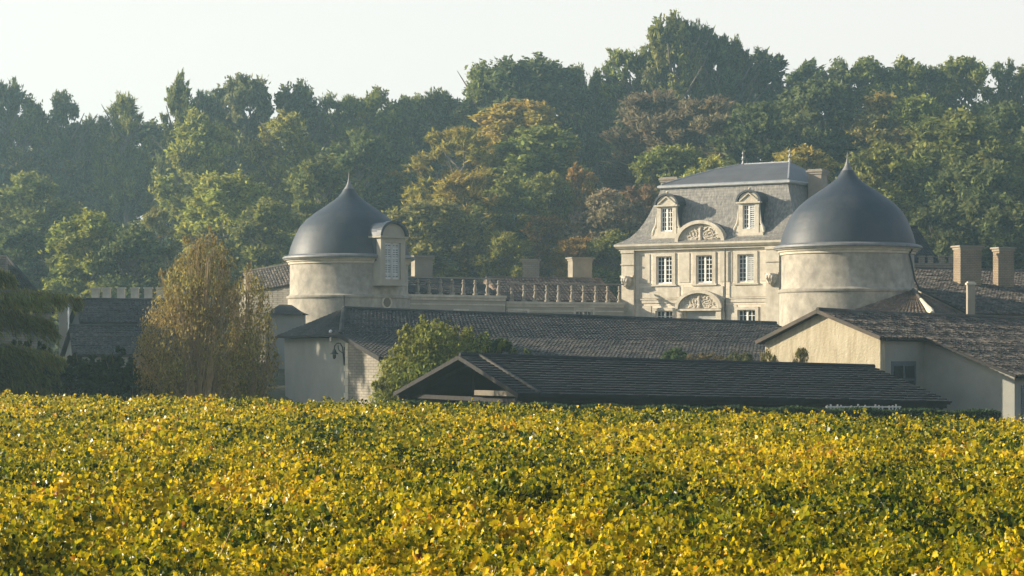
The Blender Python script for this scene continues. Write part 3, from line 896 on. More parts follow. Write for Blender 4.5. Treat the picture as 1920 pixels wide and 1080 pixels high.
g1, g2 = f1 + vv * 0.003, f2 - vv * 0.3
wall_poly(wl, [Vector((g1.x, g1.y, -6)), Vector((g2.x, g2.y, -6)), Vector((g2.x, g2.y, g2.z - 0.2)), Vector((g1.x, g1.y, g1.z - 0.16))], 0.45)
wall_poly(wl, [Vector((g2.x, g2.y, -6)) + u * 0.5, Vector((E2.x, E2.y, -6)) - vv * 0.3, Vector((E2.x, E2.y, E2.z - 0.2)) - vv * 0.3, Vector((g2.x, g2.y, g2.z - 0.2)) + u * 0.5], 0.45)
wl.build('stone_wall', M['rubble'], LB, world=True)
ev = MB(); ev.bar(Kc - Vector((0, 0, 0.06)) - u * 0.06, Hc - Vector((0, 0, 0.06)) - u * 0.06, 0.14, 0.12)
ev.build('gutter', M['timber'], LB, world=True)
vb = MB(); vb.bar(Hc + Vector((0, 0, -0.05)) - u * 0.08, E1 + Vector((0, 0, -0.05)) - u * 0.08, 0.1, 0.26); vb.build('verge_board', M['timber'], LB, world=True)
pp = MB(); pp.tube([A + Vector((0, 0, 0.05)), A + Vector((0, 0, 0.85))], 0.035, 6); pp.build('roof_rod', M['iron'], LB, world=True)
qn = MB()
for k in range(11):
    zz = f1.z - 0.5 - k * 0.42
    ln = 0.55 if k % 2 else 0.34
    wall_poly(qn, [p - u * 0.03 for p in (Vector((f1.x, f1.y, zz - 0.4)) - vv * ln, Vector((f1.x, f1.y, zz - 0.4)) + vv * 0.1, Vector((f1.x, f1.y, zz)) + vv * 0.1, Vector((f1.x, f1.y, zz)) - vv * ln)], 0.05)
qn.build('corner_stones', M['trim'], LB, world=True)
# small roof vent of the hipped end
vp = P(620, 624, 128.5)
vt = MB(); vt.lathe([(0.06, vp.z - 0.5), (0.06, vp.z + 0.0), (0.11, vp.z + 0.03), (0.11, vp.z + 0.12), (0.04, vp.z + 0.18), (0.0, vp.z + 0.2)], 12, vp.x, vp.y)
vt.build('roof_vent', M['white_paint'], LB, world=True, smooth=True)
# lantern bracket on the plaster wall
lp = f1 - vv * 0.45 - u * 0.03
ln = thing('wall_lantern', 'black iron lantern on a curved bracket at the corner of the plaster wall', 'lantern', (lp.x, lp.y, -0.6))
o = -u
def lw(a, z): return Vector((lp.x, lp.y, z)) + o * a - vv * (a * 0.4)
b_ = MB(); b_.tube([lw(0.02, -0.75), lw(0.06, -0.2), lw(0.1, 0.25), lw(0.22, 0.5), lw(0.42, 0.52), lw(0.53, 0.36), lw(0.55, 0.1)], 0.035, 6)
b_.tube([lw(0.05, -0.1), lw(0.3, 0.1), lw(0.35, 0.4)], 0.025, 6); b_.bar(lw(0.0, -0.8), lw(0.0, 0.3), 0.1, 0.06)
b_.build('bracket', M['iron'], ln, world=True)
c = lw(0.55, 0)
s_ = MB(); s_.lathe([(0.03, 0.18), (0.1, 0.12), (0.14, 0.0), (0.25, -0.1), (0.26, -0.13), (0.1, -0.12)], 14, c.x, c.y); s_.lathe([(0.09, -0.14), (0.11, -0.22), (0.1, -0.36), (0.04, -0.41), (0.0, -0.42)], 14, c.x, c.y)
s_.build('lamp_shade', M['iron'], ln, world=True, smooth=True)

# ------------------------------------------------------------------ open hangar nearest the vines
HA = P(862, 668, 103)
HB = HA + u * 23.9; HB.z = -0.84
HL = thing('open_hangar', 'long open sided shed with dark tiled roof and black gable, just beyond the vines', 'shed', (HA.x, HA.y, -4.8))
F1 = HA + vv * 6.5; F1.z = -1.9
F2 = HB + vv * 6.5; F2.z = -2.5
K1 = HA - vv * 8.0; K1.z = -2.1
K2 = HB - vv * 8.0; K2.z = -2.7
rm = MB()
tiled(rm, HA, HB, F1, F2, 0.5, 0.42, 0.09, 0.012, 21, 0.01)
tiled(rm, HB, HA, K2, K1, 0.5, 0.42, 0.07, 0.02, 22, 0.02)
ro = rm.build('roof', M['tile_dark'], HL, world=True)
rc = MB(); rc.tube([HA + up, HA.lerp(HB, 0.5) + up * 0.6, HB + up], 0.12, 8); rc.build('ridge_tiles', M['tile_dark'], ro, world=True)
vb = MB()
dn = Vector((0, 0, -0.06))
for e in (F1, K1):
    vb.bar(HA + dn - u * 0.06, e + dn - u * 0.06, 0.06, 0.2)
vb.build('verge_board', M['timber'], HL, world=True)
vb2 = MB(); vb2.bar(HA + u * 1.0 + up, F1 + u * 1.0 + up, 0.12, 0.1); vb2.build('roof_seam', M['tile_grey'], ro, world=True)
for t in (0.03, 0.3, 0.6, 0.97):
    c = HA.lerp(HB, t); dz = c.z - HA.z
    gf = c + vv * 6.1; gf.z = F1.z + dz - 0.12; gk = c - vv * 7.5; gk.z = K1.z + dz - 0.12
    ap_ = c + Vector((0, 0, -0.3))
    tm_ = MB(); tm_.bar(ap_, gf, 0.14, 0.2); tm_.bar(ap_, gk, 0.14, 0.2); tm_.bar(Vector((c.x, c.y, gk.z)), ap_ - Vector((0, 0, 0.1)), 0.14, 0.14)
    tm_.bar(gk, Vector((gf.x, gf.y, gk.z)), 0.14, 0.2)
    tm_.build('truss', M['timber'], HL, world=True)
bk_ = MB(); e0_, e1_ = K1 + vv * 0.6 + u * 0.6, K2 + vv * 0.6 - u * 0.6
wall_poly(bk_, [Vector((e0_.x, e0_.y, -5.5)), Vector((e1_.x, e1_.y, -5.5)), Vector((e1_.x, e1_.y, K2.z - 0.16)), Vector((e0_.x, e0_.y, K1.z - 0.16))], 0.1)
bk_.build('back_boarding', M['timber'], HL, world=True)
bm_ = MB()
l0, l1 = HA + vv * 1.0 + u * 0.4, HA + vv * 6.0 + u * 0.4
l0.z, l1.z = -1.92, -1.9
bm_.bar(l0, l1, 0.2, 0.24); bm_.build('lintel_beam', M['timber_pale'], HL, world=True)
for t in (0.02, 0.22, 0.42, 0.62, 0.82, 0.99):
    for side, qq in ((1, 6.0), (-1, 7.4)):
        p = HA.lerp(HB, t) + vv * (qq * side)
        top = -2.0 - 0.6 * t - (0.12 if side < 0 else 0.0)
        pm = MB(); pm.bar((p.x, p.y, -4.9), (p.x, p.y, top), 0.2, 0.2)
        d1 = u * 0.9 * (1 if t < 0.9 else -1)
        pm.bar((p.x, p.y, top - 0.9), Vector((p.x, p.y, top - 0.1)) + d1, 0.12, 0.12)
        pm.build('post', M['timber'], HL, world=True)
ebm = MB(); ebm.bar(F1 + Vector((0, 0, -0.2)) - vv * 0.4, F2 + Vector((0, 0, -0.2)) - vv * 0.4, 0.2, 0.2); ebm.bar(K1 + Vector((0, 0, -0.2)) + vv * 0.4, K2 + Vector((0, 0, -0.2)) + vv * 0.4, 0.2, 0.2)
ebm.build('eave_beam', M['timber'], HL, world=True)

# ------------------------------------------------------------------ right-hand barn with the lit gable
gu = Vector((0.72, 0.69, 0)).normalized(); gv = Vector((0.69, -0.72, 0)).normalized()
GA = P(1540, 583, 118)
GB = GA + gu * 22; GB.z = 1.9
BN = thing('gabled_barn', 'barn with sunlit rendered gable and sagging clay tiled roof running behind', 'barn', (GA.x, GA.y, -5.0))
ge_l = GA - gv * 4.3; ge_l.z = 0.55
ge_r = GA + gv * 4.25; ge_r.z = 0.76
gb_l = GB - gv * 4.3; gb_l.z = 0.3
gb_r = GB + gv * 4.25; gb_r.z = 0.5
fo = gu * -0.35
rm = MB()
tiled(rm, GA + fo, GB, ge_r + fo, gb_r, 0.24, 0.36, 0.05, 0.065, 31, 0.025)
tiled(rm, GB, GA + fo, gb_l, ge_l + fo, 0.26, 0.4, 0.05, 0.06, 32, 0.02)
cs0 = ge_r + gu * 3.6; cs1 = gb_r
ce0 = cs0 + gv * 5.8; ce0.z = cs0.z - 2.0
ce1 = cs1 + gv * 5.8; ce1.z = cs1.z - 2.0
tiled(rm, cs0, cs1, ce0, ce1, 0.24, 0.36, 0.05, 0.065, 33, 0.025)
ro = rm.build('roof', M['tile'], BN, world=True)
rc = MB(); rc.tube([GA + fo + up, GA.lerp(GB, 0.3) + up * 0.4, GA.lerp(GB, 0.65) + up * 1.2, GB + up], 0.12, 8); rc.build('ridge_tiles', M['tile'], ro, world=True)
wl = MB()
gl, gr = GA - gv * 3.95, GA + gv * 3.95
wall_poly(wl, [Vector((gl.x, gl.y, -6)), Vector((gr.x, gr.y, -6)), Vector((gr.x, gr.y, 0.72)), Vector((GA.x, GA.y, GA.z - 0.14)), Vector((gl.x, gl.y, 0.52))], 0.45)
wl.build('gable_wall', M['gable_render'], BN, world=True)
vb = MB()
for e, s in ((ge_l, 1), (ge_r, 1)):
    vb.bar(GA + fo * 1.1 + Vector((0, 0, -0.02)), e + fo * 1.1 + Vector((0, 0, -0.02)), 0.12, 0.2)
vb.build('verge_tiles', M['tile'], BN, world=True)
wl = MB()
s0, s1 = gr + gu * 0.46, gr + gu * 4.1
wall_poly(wl, [Vector((s0.x, s0.y, -6)), Vector((s1.x, s1.y, -6)), Vector((s1.x, s1.y, 0.55)), Vector((s0.x, s0.y, 0.6))], 0.4)
wl.build('side_wall', M['grey_render'], BN, world=True)
wl = MB()
c0 = gr + gu * 3.55 ; c1 = ce0 + gu * 0.35 - gv * 0.35
c0 = Vector((c0.x, c0.y, 0)) + gu * 0.4
wall_poly(wl, [Vector((c0.x, c0.y, -6)), Vector((c1.x, c1.y, -6)), Vector((c1.x, c1.y, ce0.z - 0.02)), Vector((c0.x, c0.y, cs0.z - 0.02))], 0.4)
wl.build('verge_wall', M['grey_render'], BN, world=True)
vb = MB(); vb.bar(cs0 + Vector((0, 0, -0.04)) - gu * 0.05, ce0 + Vector((0, 0, -0.04)) - gu * 0.05, 0.1, 0.16); vb.build('verge_board', M['timber'], BN, world=True)
gt = MB(); gt.bar(ge_r + Vector((0, 0, -0.08)), cs0 + Vector((0, 0, -0.08)), 0.12, 0.12); gt.bar(ce0 + Vector((0, 0, -0.08)), ce1 + Vector((0, 0, -0.08)), 0.14, 0.12); gt.build('gutter', M['timber'], BN, world=True)
wl = MB()
e0, e1 = c1 + gu * 0.41, ce1 - gv * 0.35
wall_poly(wl, [Vector((e0.x, e0.y, -6)), Vector((e1.x, e1.y, -6)), Vector((e1.x, e1.y, ce1.z - 0.1)), Vector((e0.x, e0.y, ce0.z - 0.1))], 0.4)
wl.build('front_wall', M['grey_render'], BN, world=True)
# dim glazed door under the side eave and the slatted shutter at the far right
dmid = s0.lerp(s1, 0.52)
dd = MB(); d0, d1 = s0 + gu * 0.5 + gv * 0.05, s0 + gu * 2.7 + gv * 0.05
wall_poly(dd, [Vector((d0.x, d0.y, -4.6)), Vector((d1.x, d1.y, -4.6)), Vector((d1.x, d1.y, -0.5)), Vector((d0.x, d0.y, -0.5))], 0.04)
do = dd.build('tall_door', M['grey_shutter'], BN, world=True)
dg = MB()
for k in range(3):
    for j in range(2):
        a_ = d0.lerp(d1, 0.08 + 0.47 * j) + gv * 0.02; b_ = d0.lerp(d1, 0.45 + 0.47 * j) + gv * 0.02
        z_ = -0.75 - k * 0.8
        wall_poly(dg, [Vector((a_.x, a_.y, z_ - 0.65)), Vector((b_.x, b_.y, z_ - 0.65)), Vector((b_.x, b_.y, z_)), Vector((a_.x, a_.y, z_))], 0.015)
dg.build('pane', M['glass'], do, world=True)
sh = MB()
h0, h1 = e0 + gu * 0.2 + gv * 0.06, e0 + gu * 1.1 + gv * 0.06
for k in range(16):
    z_ = -1.75 - k * 0.13
    wall_poly(sh, [Vector((h0.x, h0.y, z_ - 0.11)), Vector((h1.x, h1.y, z_ - 0.11)), Vector((h1.x, h1.y, z_)) - gv * 0.03, Vector((h0.x, h0.y, z_)) - gv * 0.03], 0.02)
sh.build('shutter', M['grey_shutter'], BN, world=True)

# ------------------------------------------------------------------ stepped roofs right of the big tower
def plain_house(name, label, rl, rr, fe, be, drop, zbase, tile, wall_mat, cat='building', hip=0.0):
    """house by its ridge rl-rr (world): front eave offset vector fe, back eave be, eave drop, walls down to zbase"""
    rl, rr = Vector(rl), Vector(rr)
    t = thing(name, label, cat, (rl.x, rl.y, zbase))
    ax = (rr - rl).normalized()
    fl, fr = rl + fe - ax * hip, rr + fe + ax * hip
    bl, br_ = rl + be - ax * hip, rr + be + ax * hip
    for p, r_ in ((fl, rl), (fr, rr), (bl, rl), (br_, rr)):
        p.z = r_.z - drop
    m = MB()
    tiled(m, rl, rr, fl, fr, 0.28, 0.4, 0.05, 0.06, 41, 0.02)
    tiled(m, rr, rl, br_, bl, 0.3, 0.5, 0.05, 0.06, 42, 0.02)
    if hip > 0:
        tiled(m, rl, rl + ax * 0.01, bl, fl, 0.28, 0.4, 0.05, 0.06, 43, 0.02)
        tiled(m, rr, rr - ax * 0.01, fr, br_, 0.28, 0.4, 0.05, 0.06, 44, 0.02)
    ro = m.build('roof', tile, t, world=True)
    rc = MB(); rc.tube([rl + up, rl.lerp(rr, 0.5) + up * 0.6, rr + up], 0.12, 8)
    if hip > 0:
        rc.tube([rl + up, fl + up], 0.1, 6); rc.tube([rr + up, fr + up], 0.1, 6)
    rc.build('ridge_tiles', tile, ro, world=True)
    w = MB()
    i = 0.25
    a, b, c, d = fl - fe.normalized() * i + ax * i, fr - fe.normalized() * i - ax * i, br_ - be.normalized() * i - ax * i, bl - be.normalized() * i + ax * i
    for p0, p1 in ((a, b), (b, c), (c, d), (d, a)):
        w.face((p0.x, p0.y, zbase - 1.5), (p1.x, p1.y, zbase - 1.5), (p1.x, p1.y, p1.z - 0.1), (p0.x, p0.y, p0.z - 0.1))
    if hip == 0:
        w.face((d.x, d.y, d.z - 0.1), (a.x, a.y, a.z - 0.1), (rl + ax * i)[:2] + (rl.z - 0.2,) if False else (rl.x + ax.x * i, rl.y + ax.y * i, rl.z - 0.15))
        w.face((b.x, b.y, b.z - 0.1), (c.x, c.y, c.z - 0.1), (rr.x - ax.x * i, rr.y - ax.y * i, rr.z - 0.15))
    w.build('wall', wall_mat, t, world=True)
    return t
BR = plain_house('tiled_outbuilding', 'big dark tiled roof carrying chimneys, stepping down beyond the larger tower',
                 P(1640, 502, 160), P(1990, 512, 168), Vector((4.2, -13, 0)), Vector((-2, 7, 0)), 3.6, -3.0, M['tile'], M['wing_wall'])
hp = thing('hipped_lean_to', 'small brown hipped tile roof leaning against the larger tower', 'lean-to', (X_at(1700, 143), 143, -3))
ap = P(1712, 545, 146.5); b0_ = P(1560, 596, 141.5); b1_ = P(1748, 590, 139.5); b2_ = P(1800, 590, 150)
m = MB(); tiled(m, ap, ap + Vector((0.01, 0, 0)), b0_, b1_, 0.26, 0.36, 0.05, 0.06, 51, 0.02); tiled(m, ap, ap + Vector((0.01, 0.01, 0)), b1_, b2_, 0.26, 0.36, 0.05, 0.06, 52, 0.02)
ro = m.build('roof', M['tile_warm'], hp, world=True)
rc = MB(); rc.tube([ap + up, ap.lerp(b1_, 0.45) + up * 0.6], 0.1, 8); rc.build('hip_tiles', M['tile'], ro, world=True)
rc = MB(); rc.tube([ap.lerp(b1_, 0.42) + up, ap.lerp(b1_, 0.7) + up, ap.lerp(b1_, 0.9) + up, b1_ + up], [0.1, 0.16, 0.24, 0.16], 8); rc.build('hip_end', M['lime'], ro, world=True, smooth=True)
w = MB()
for p0, p1 in ((b0_, b1_), (b1_, b2_)):
    w.face((p0.x, p0.y + 0.3, -5), (p1.x, p1.y + 0.3, -5), (p1.x, p1.y + 0.3, p1.z - 0.1), (p0.x, p0.y + 0.3, p0.z - 0.1))
w.build('wall', M['wing_wall'], hp, world=True)
stack('tall masonry chimney with flat cap on the dark roof, nearer the large dome', 1789, 1839, 461, 158, 0.9, M['brick'], z0=1.5, rz=22, group='chimneys on the dark roof')
stack('broken topped masonry chimney at the dark roof\'s right end', 1864, 1899, 464, 159, 0.8, M['brick'], z0=1.5, rz=22, group='chimneys on the dark roof')
ps = thing('stone_pillar', 'slim pale stone pillar standing before the dark tiled roof', 'pillar', (X_at(1820, 140), 140, -3))
zt = Z_at(528, 140) + 3
m = MB(); m.box(-0.24, 0.24, -0.24, 0.24, 0, zt - 0.2)
m.build('shaft', M['chimney'], ps)
m = MB(); m.box(-0.3, 0.3, -0.3, 0.3, zt - 0.197, zt - 0.08); m.box(-0.22, 0.22, -0.22, 0.22, zt - 0.077, zt); m.build('cap', M['trim'], ps)
# stone parapet fragment and slate annex behind the tower
pf = thing('stone_parapet', 'low grey stone parapet with posts right behind the larger dome', 'parapet', (X_at(1715, 172), 172, 0))
m = MB(); Lp = X_at(1788, 172) - X_at(1715, 172)
m.box(0, Lp, 0, 0.5, 0, Z_at(497, 172)); m.box(-0.1, Lp + 0.1, -0.1, 0.6, Z_at(497, 172) + 0.003, Z_at(497, 172) + 0.15)
m.build('wall', M['rubble'], pf)
for k, s in enumerate((0.6, 1.3, 2.2, 2.9)):
    m = MB(); z_ = Z_at(497, 172) + 0.153; m.box(s - 0.2, s + 0.2, 0.02, 0.42, z_, z_ + 0.5); m.box(s - 0.27, s + 0.27, -0.05, 0.49, z_ + 0.503, z_ + 0.6); m.build('post', M['rubble'], pf)
sa = plain_house('slate_annex', 'dim slate roofed annex half hidden behind the larger dome', P(1660, 425, 178), P(1720, 427, 180), Vector((1.2, -3.4, 0)), Vector((-1.2, 3.4, 0)), 3.0, 0.0, M['tile_dark'], M['wing_wall'])

# ------------------------------------------------------------------ low buildings at the left
fl = plain_house('stone_farmhouse', 'farmhouse with bluish dark roof slope and stone end chimney at the far left', P(-95, 480, 152), P(14, 484, 150), Vector((3.6, -8.0, 0)), Vector((-2, 5.5, 0)), 3.9, -2.5, M['tile_dark'], M['rubble'], hip=1.6)
m = MB(); c = P(8, 560, 147.5); m.box(c.x - 0.55, c.x + 0.18, c.y - 0.4, c.y + 0.4, -2, Z_at(485, 147.5)); m.build('end_chimney', M['rubble'], fl, world=True)
l1 = plain_house('tile_roofed_range', 'lilac grey tiled roof below the row of garden wall posts', P(142, 563, 146), P(330, 565, 150), Vector((1.2, -4.6, 0)), Vector((-1.2, 3, 0)), 1.55, -4, M['tile_grey'], M['grey_render'])
pp = MB(); c = P(138, 560, 141); pp.tube([(c.x, c.y - 1.6, c.z + 0.1), (c.x, c.y - 1.6, -3)], 0.05, 8); pp.build('downpipe', M['white_paint'], l1, world=True)
l2 = plain_house('tile_roofed_range', 'lower tiled roof seen between the dark cedar and the brown shrub', P(130, 613, 134), P(330, 613, 137), Vector((1.2, -5.0, 0)), Vector((-1.2, 3, 0)), 1.75, -4.6, M['tile_grey'], M['grey_render'])
gw = thing('garden_wall', 'garden wall topped with square stone posts above the lilac grey roof', 'garden wall', (X_at(110, 160), 160, -2))
wv = Vector((1, 0.1, 0)); Lw = X_at(420, 160) - X_at(110, 160)
m = MB(); zt = Z_at(563, 160) + 2; m.box(0, Lw, 0, 0.5, 0, zt); m.box(-0.1, Lw, -0.12, 0.62, zt + 0.003, zt + 0.16); m.build('wall', M['wing_wall'], gw)
m = MB(); m.box(-0.27, 0.27, -0.2, 0.3, 0, 0.68); m.box(-0.33, 0.33, -0.25, 0.35, 0.683, 0.8)
p0 = m.build('post', M['trim'], gw)
for k, px in enumerate((178, 199, 226, 252, 277, 300, 324, 348, 372)):
    o = p0 if k == 0 else p0.copy()
    if k:
        COL.objects.link(o); o.parent = gw
    o.location = (X_at(px, 160) - X_at(110, 160), 0.2, zt + 0.163)
bt = plain_house('tower_annex', 'small house with reddish tiled roof tucked behind the lucarne tower', P(455, 512, 178), P(560, 494, 175), Vector((1.0, -3.5, 0)), Vector((-1.0, 3.5, 0)), 1.6, -0.5, M['tile'], M['rubble'])
gs = thing('garden_pavilion', 'little grey building with flared roof at the foot of the lucarne tower', 'outbuilding', (X_at(538, 147), 147, -3))
x0, x1 = X_at(500, 147) - X_at(538, 147), X_at(572, 147) - X_at(538, 147)
zr = Z_at(572, 147) + 3; ze = Z_at(590, 147) + 3
m = MB(); m.box(x0 + 0.12, x1 - 0.12, -1.6, 1.6, -1, ze); m.build('wall', M['grey_render'], gs)
m = MB()
for k, (i0_, z0_, i1_, z1_) in enumerate(((-0.15, ze, 0.35, ze + 0.22), (0.35, ze + 0.22, 0.95, zr))):
    a = [(x0 + i0_, -1.8 + i0_, z0_), (x1 - i0_, -1.8 + i0_, z0_), (x1 - i0_, 1.8 - i0_, z0_), (x0 + i0_, 1.8 - i0_, z0_)]
    b = [(x0 + i1_, -1.8 + i1_, z1_), (x1 - i1_, -1.8 + i1_, z1_), (x1 - i1_, 1.8 - i1_, z1_), (x0 + i1_, 1.8 - i1_, z1_)]
    for j in range(4):
        j2 = (j + 1) % 4; m.face(a[j], a[j2], b[j2], b[j])
m.face(*b)
m.build('roof', M['tile_grey'], gs)
m = MB(); m.tube([(x0 + 0.3, -1.66, 0), (x0 + 0.3, -1.66, ze)], 0.04, 6); m.build('downpipe', M['iron'], gs)

# ------------------------------------------------------------------ foliage
def rand_dirs(rng, n):
    d = rng.normal(size=(n, 3))
    return d / np.linalg.norm(d, axis=1, keepdims=True)

def leaf_quads(c, nrm, size, rng, aspect=1.0, up_bias=None):
    """quads at centres c facing nrm, half-size size (array), randomly turned; long axis along up_bias when given"""
    n = len(c)
    r = rand_dirs(rng, n)
    if up_bias is not None:
        r = r * 0.45 + up_bias
    t = r - nrm * (r * nrm).sum(1, keepdims=True)
    t /= np.linalg.norm(t, axis=1, keepdims=True) + 1e-9
    b = np.cross(nrm, t)
    s = size[:, None]
    t = t * s * aspect; b = b * s
    return np.stack([c - t * 1.0, c + b * 0.62 - t * 0.1, c + t * 1.0, c - b * 0.62 - t * 0.1], 1)

def crown_np(kind, seed):
    """one crown, about 7 m wide and 10 m tall, bottom at z = 0: many leaf sprays on branch clumps"""
    rng = np.random.default_rng(seed)
    out = []
    RX, H = 3.5, 10.0
    nC = {'round': 66, 'tall': 60, 'spiky': 66, 'feather': 74, 'loose': 36}[kind]
    for i in range(nC):
        t = rng.uniform(0.02, 0.97)
        if kind == 'round': prof = math.sqrt(max(0.02, 1 - abs(2 * (t - 0.46)) ** 2.6)) 
        elif kind == 'tall': prof = 0.95 * math.sqrt(max(0.02, 1 - abs(2 * (t - 0.44)) ** 3.2))
        elif kind == 'spiky': prof = 0.97 * math.sqrt(max(0.03, 1 - max(0, (t - 0.3) / 0.72) ** 2.2))
        elif kind == 'feather': prof = 0.45 + 0.55 * math.sin(math.pi * min(1, t * 0.62 + 0.2)) - max(0, t - 0.8) * 2.2
        else: prof = math.sqrt(max(0.02, 1 - abs(2 * (t - 0.5)) ** 2)) * 0.9
        a = rng.uniform(0, 2 * math.pi)
        f = math.sqrt(rng.uniform(0.12, 1.0))
        lop = 1 + 0.25 * math.sin(a * 2 + seed) + 0.12 * math.sin(a * 5 + seed * 2)
        c = np.array([math.cos(a) * RX * prof * f * lop * 0.86, math.sin(a) * RX * prof * f * 0.86, t * H])
        r = rng.uniform(0.8, 1.5) * (1.0 if kind != 'loose' else 0.85)
        # each branch clump is a fan of leafy sprays reaching out and up
        ns = int({'round': 17, 'tall': 17, 'spiky': 16, 'feather': 18, 'loose': 13}[kind] * r)
        nl = {'round': 12, 'tall': 12, 'spiky': 12, 'feather': 11, 'loose': 12}[kind]
        outw = np.array([math.cos(a), math.sin(a), 0.25 + 0.5 * (t - 0.4)])
        upk = {'round': 0.35, 'tall': 0.5, 'spiky': 1.3, 'feather': 1.1, 'loose': 0.4}[kind]
        sd = outw[None, :] * 0.75 * f + rng.normal(size=(ns, 3)) * 0.62 + np.array([0, 0, upk])
        sd /= np.linalg.norm(sd, axis=1, keepdims=True)
        sl = r * rng.uniform(0.7, 1.25, ns)
        tt = rng.uniform(0.1, 1.0, (ns, nl)) ** 0.8
        pos = (c - outw * r * 0.35)[None, None, :] + sd[:, None, :] * (sl[:, None] * tt)[:, :, None]
        jit = {'round': 0.2, 'tall': 0.18, 'spiky': 0.1, 'feather': 0.1, 'loose': 0.2}[kind]
        pos = pos + rng.normal(size=pos.shape) * jit * (1.15 - 0.6 * tt)[:, :, None]
        pos = pos.reshape(-1, 3); n = len(pos)
        sdr = np.repeat(sd, nl, 0)
        nrm = sdr * 0.35 + rand_dirs(rng, n) + np.array([0, 0, 0.2])
        nrm /= np.linalg.norm(nrm, axis=1, keepdims=True)
        size = rng.uniform(0.12, 0.26, n) * (1.2 - 0.45 * tt.reshape(-1))
        if kind == 'spiky':
            q_ = leaf_quads(pos, nrm, size * 0.9, rng, 1.8, sdr)
        elif kind == 'feather':
            q_ = leaf_quads(pos, nrm, size * 0.55, rng, 3.0, sdr)
        else:
            q_ = leaf_quads(pos, nrm, size, rng, 1.35, sdr * 0.4)
        out.append(q_)
    v = np.concatenate(out)
    # put the bulk between z = 0 and z = H exactly
    zmin, zmax = np.percentile(v[:, :, 2], 0.2), np.percentile(v[:, :, 2], 99.9)
    v[:, :, 2] = (v[:, :, 2] - zmin) / (zmax - zmin) * H
    return mesh_quads('crown', v)

def trunk_mb(H, r, seed, limbs=7, crown0=0.3):
    rng = random.Random(seed)
    m = MB()
    pts = [(rng.uniform(-0.15, 0.15) * k, rng.uniform(-0.15, 0.15) * k, H * k / 6) for k in range(7)]
    m.tube(pts, [r * (1.25 if k == 0 else 1 - 0.14 * k) for k in range(7)], 8)
    for i in range(limbs):
        k = rng.uniform(max(0.2, crown0), 0.85)
        b = Vector((0, 0, H * k)); a = rng.uniform(0, 6.28); l = H * rng.uniform(0.16, 0.36)
        d = Vector((math.cos(a), math.sin(a), rng.uniform(0.5, 1.1))).normalized()
        m.tube([b, b + d * l * 0.5, b + d * l + Vector((0, 0, l * 0.2))], [r * 0.45, r * 0.3, r * 0.1], 6)
    return m

CROWNS = {k: [crown_np(k, 100 * i + s) for s in range(n)] for i, (k, n) in enumerate((('round', 4), ('tall', 3), ('spiky', 3), ('feather', 3), ('loose', 2)))}
for ms_ in CROWNS.values():
    for me in ms_:
        me.materials.append(M['leaf'])
TRUNK = [trunk_mb(10, 0.26, s, 14).build('trunk', M['bark']) for s in range(3)]
TRUNK_ME = [o.data for o in TRUNK]
for o in TRUNK:
    bpy.data.objects.remove(o)

C_ = {  # leaf colours
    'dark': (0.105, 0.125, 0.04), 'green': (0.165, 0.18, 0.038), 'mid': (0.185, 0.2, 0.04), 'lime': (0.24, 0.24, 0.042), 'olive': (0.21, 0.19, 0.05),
    'gold': (0.29, 0.235, 0.042), 'amber': (0.29, 0.19, 0.045), 'brown': (0.21, 0.175, 0.09), 'rust': (0.19, 0.125, 0.06), 'grey': (0.17, 0.185, 0.065)}
CW = {'round': 8.2, 'tall': 6.8, 'spiky': 6.8, 'feather': 7.0, 'loose': 7.0}
tree_count = [0]
def tree(label, px, py, wpx, kind, colr, H=15.0, d=None, name='tree', group='trees on the wooded hillside', crown_from=0.12):
    """tree whose top stands on the sight line (px, py); its distance is where ground + H meets that line"""
    if d is None:
        best = None
        for dd in np.arange(196, 345, 1.0):
            e = abs((HY - py) / FPX * dd - float(terrain(X_at(px, dd), dd)) - H)
            if best is None or e < best[0]: best = (e, dd)
        d = float(best[1])
    i = tree_count[0]; tree_count[0] += 1
    x = X_at(px, d); zg = float(terrain(x, d)); ht = Z_at(py, d) - zg
    ht = max(ht, 3.0)
    t = thing(name, label, 'tree', (x, d, zg - 0.2), 0, group)
    rng = random.Random(900 + i)
    tr = bpy.data.objects.new('trunk', TRUNK_ME[i % 3]); COL.objects.link(tr); tr.parent = t
    sc_ = ht / 10
    tr.scale = (sc_ * 0.85, sc_ * 0.85, sc_ * 0.86)
    me = CROWNS[kind][i % len(CROWNS[kind])]
    c = bpy.data.objects.new('crown', me); COL.objects.link(c); c.parent = t
    w_ = wpx / FPX * d * (1.45 if d > 190 else 1.0)
    sx_ = w_ / CW[kind]
    c.scale = (sx_, sx_, ht * (1 - crown_from) / 10)
    c.location = (0, 0, ht * crown_from)
    c.rotation_euler = (0, 0, rng.uniform(0, 6.28))
    k = rng.uniform(0.88, 1.14)
    b = C_[colr]
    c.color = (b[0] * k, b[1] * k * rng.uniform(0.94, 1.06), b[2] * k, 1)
    return t

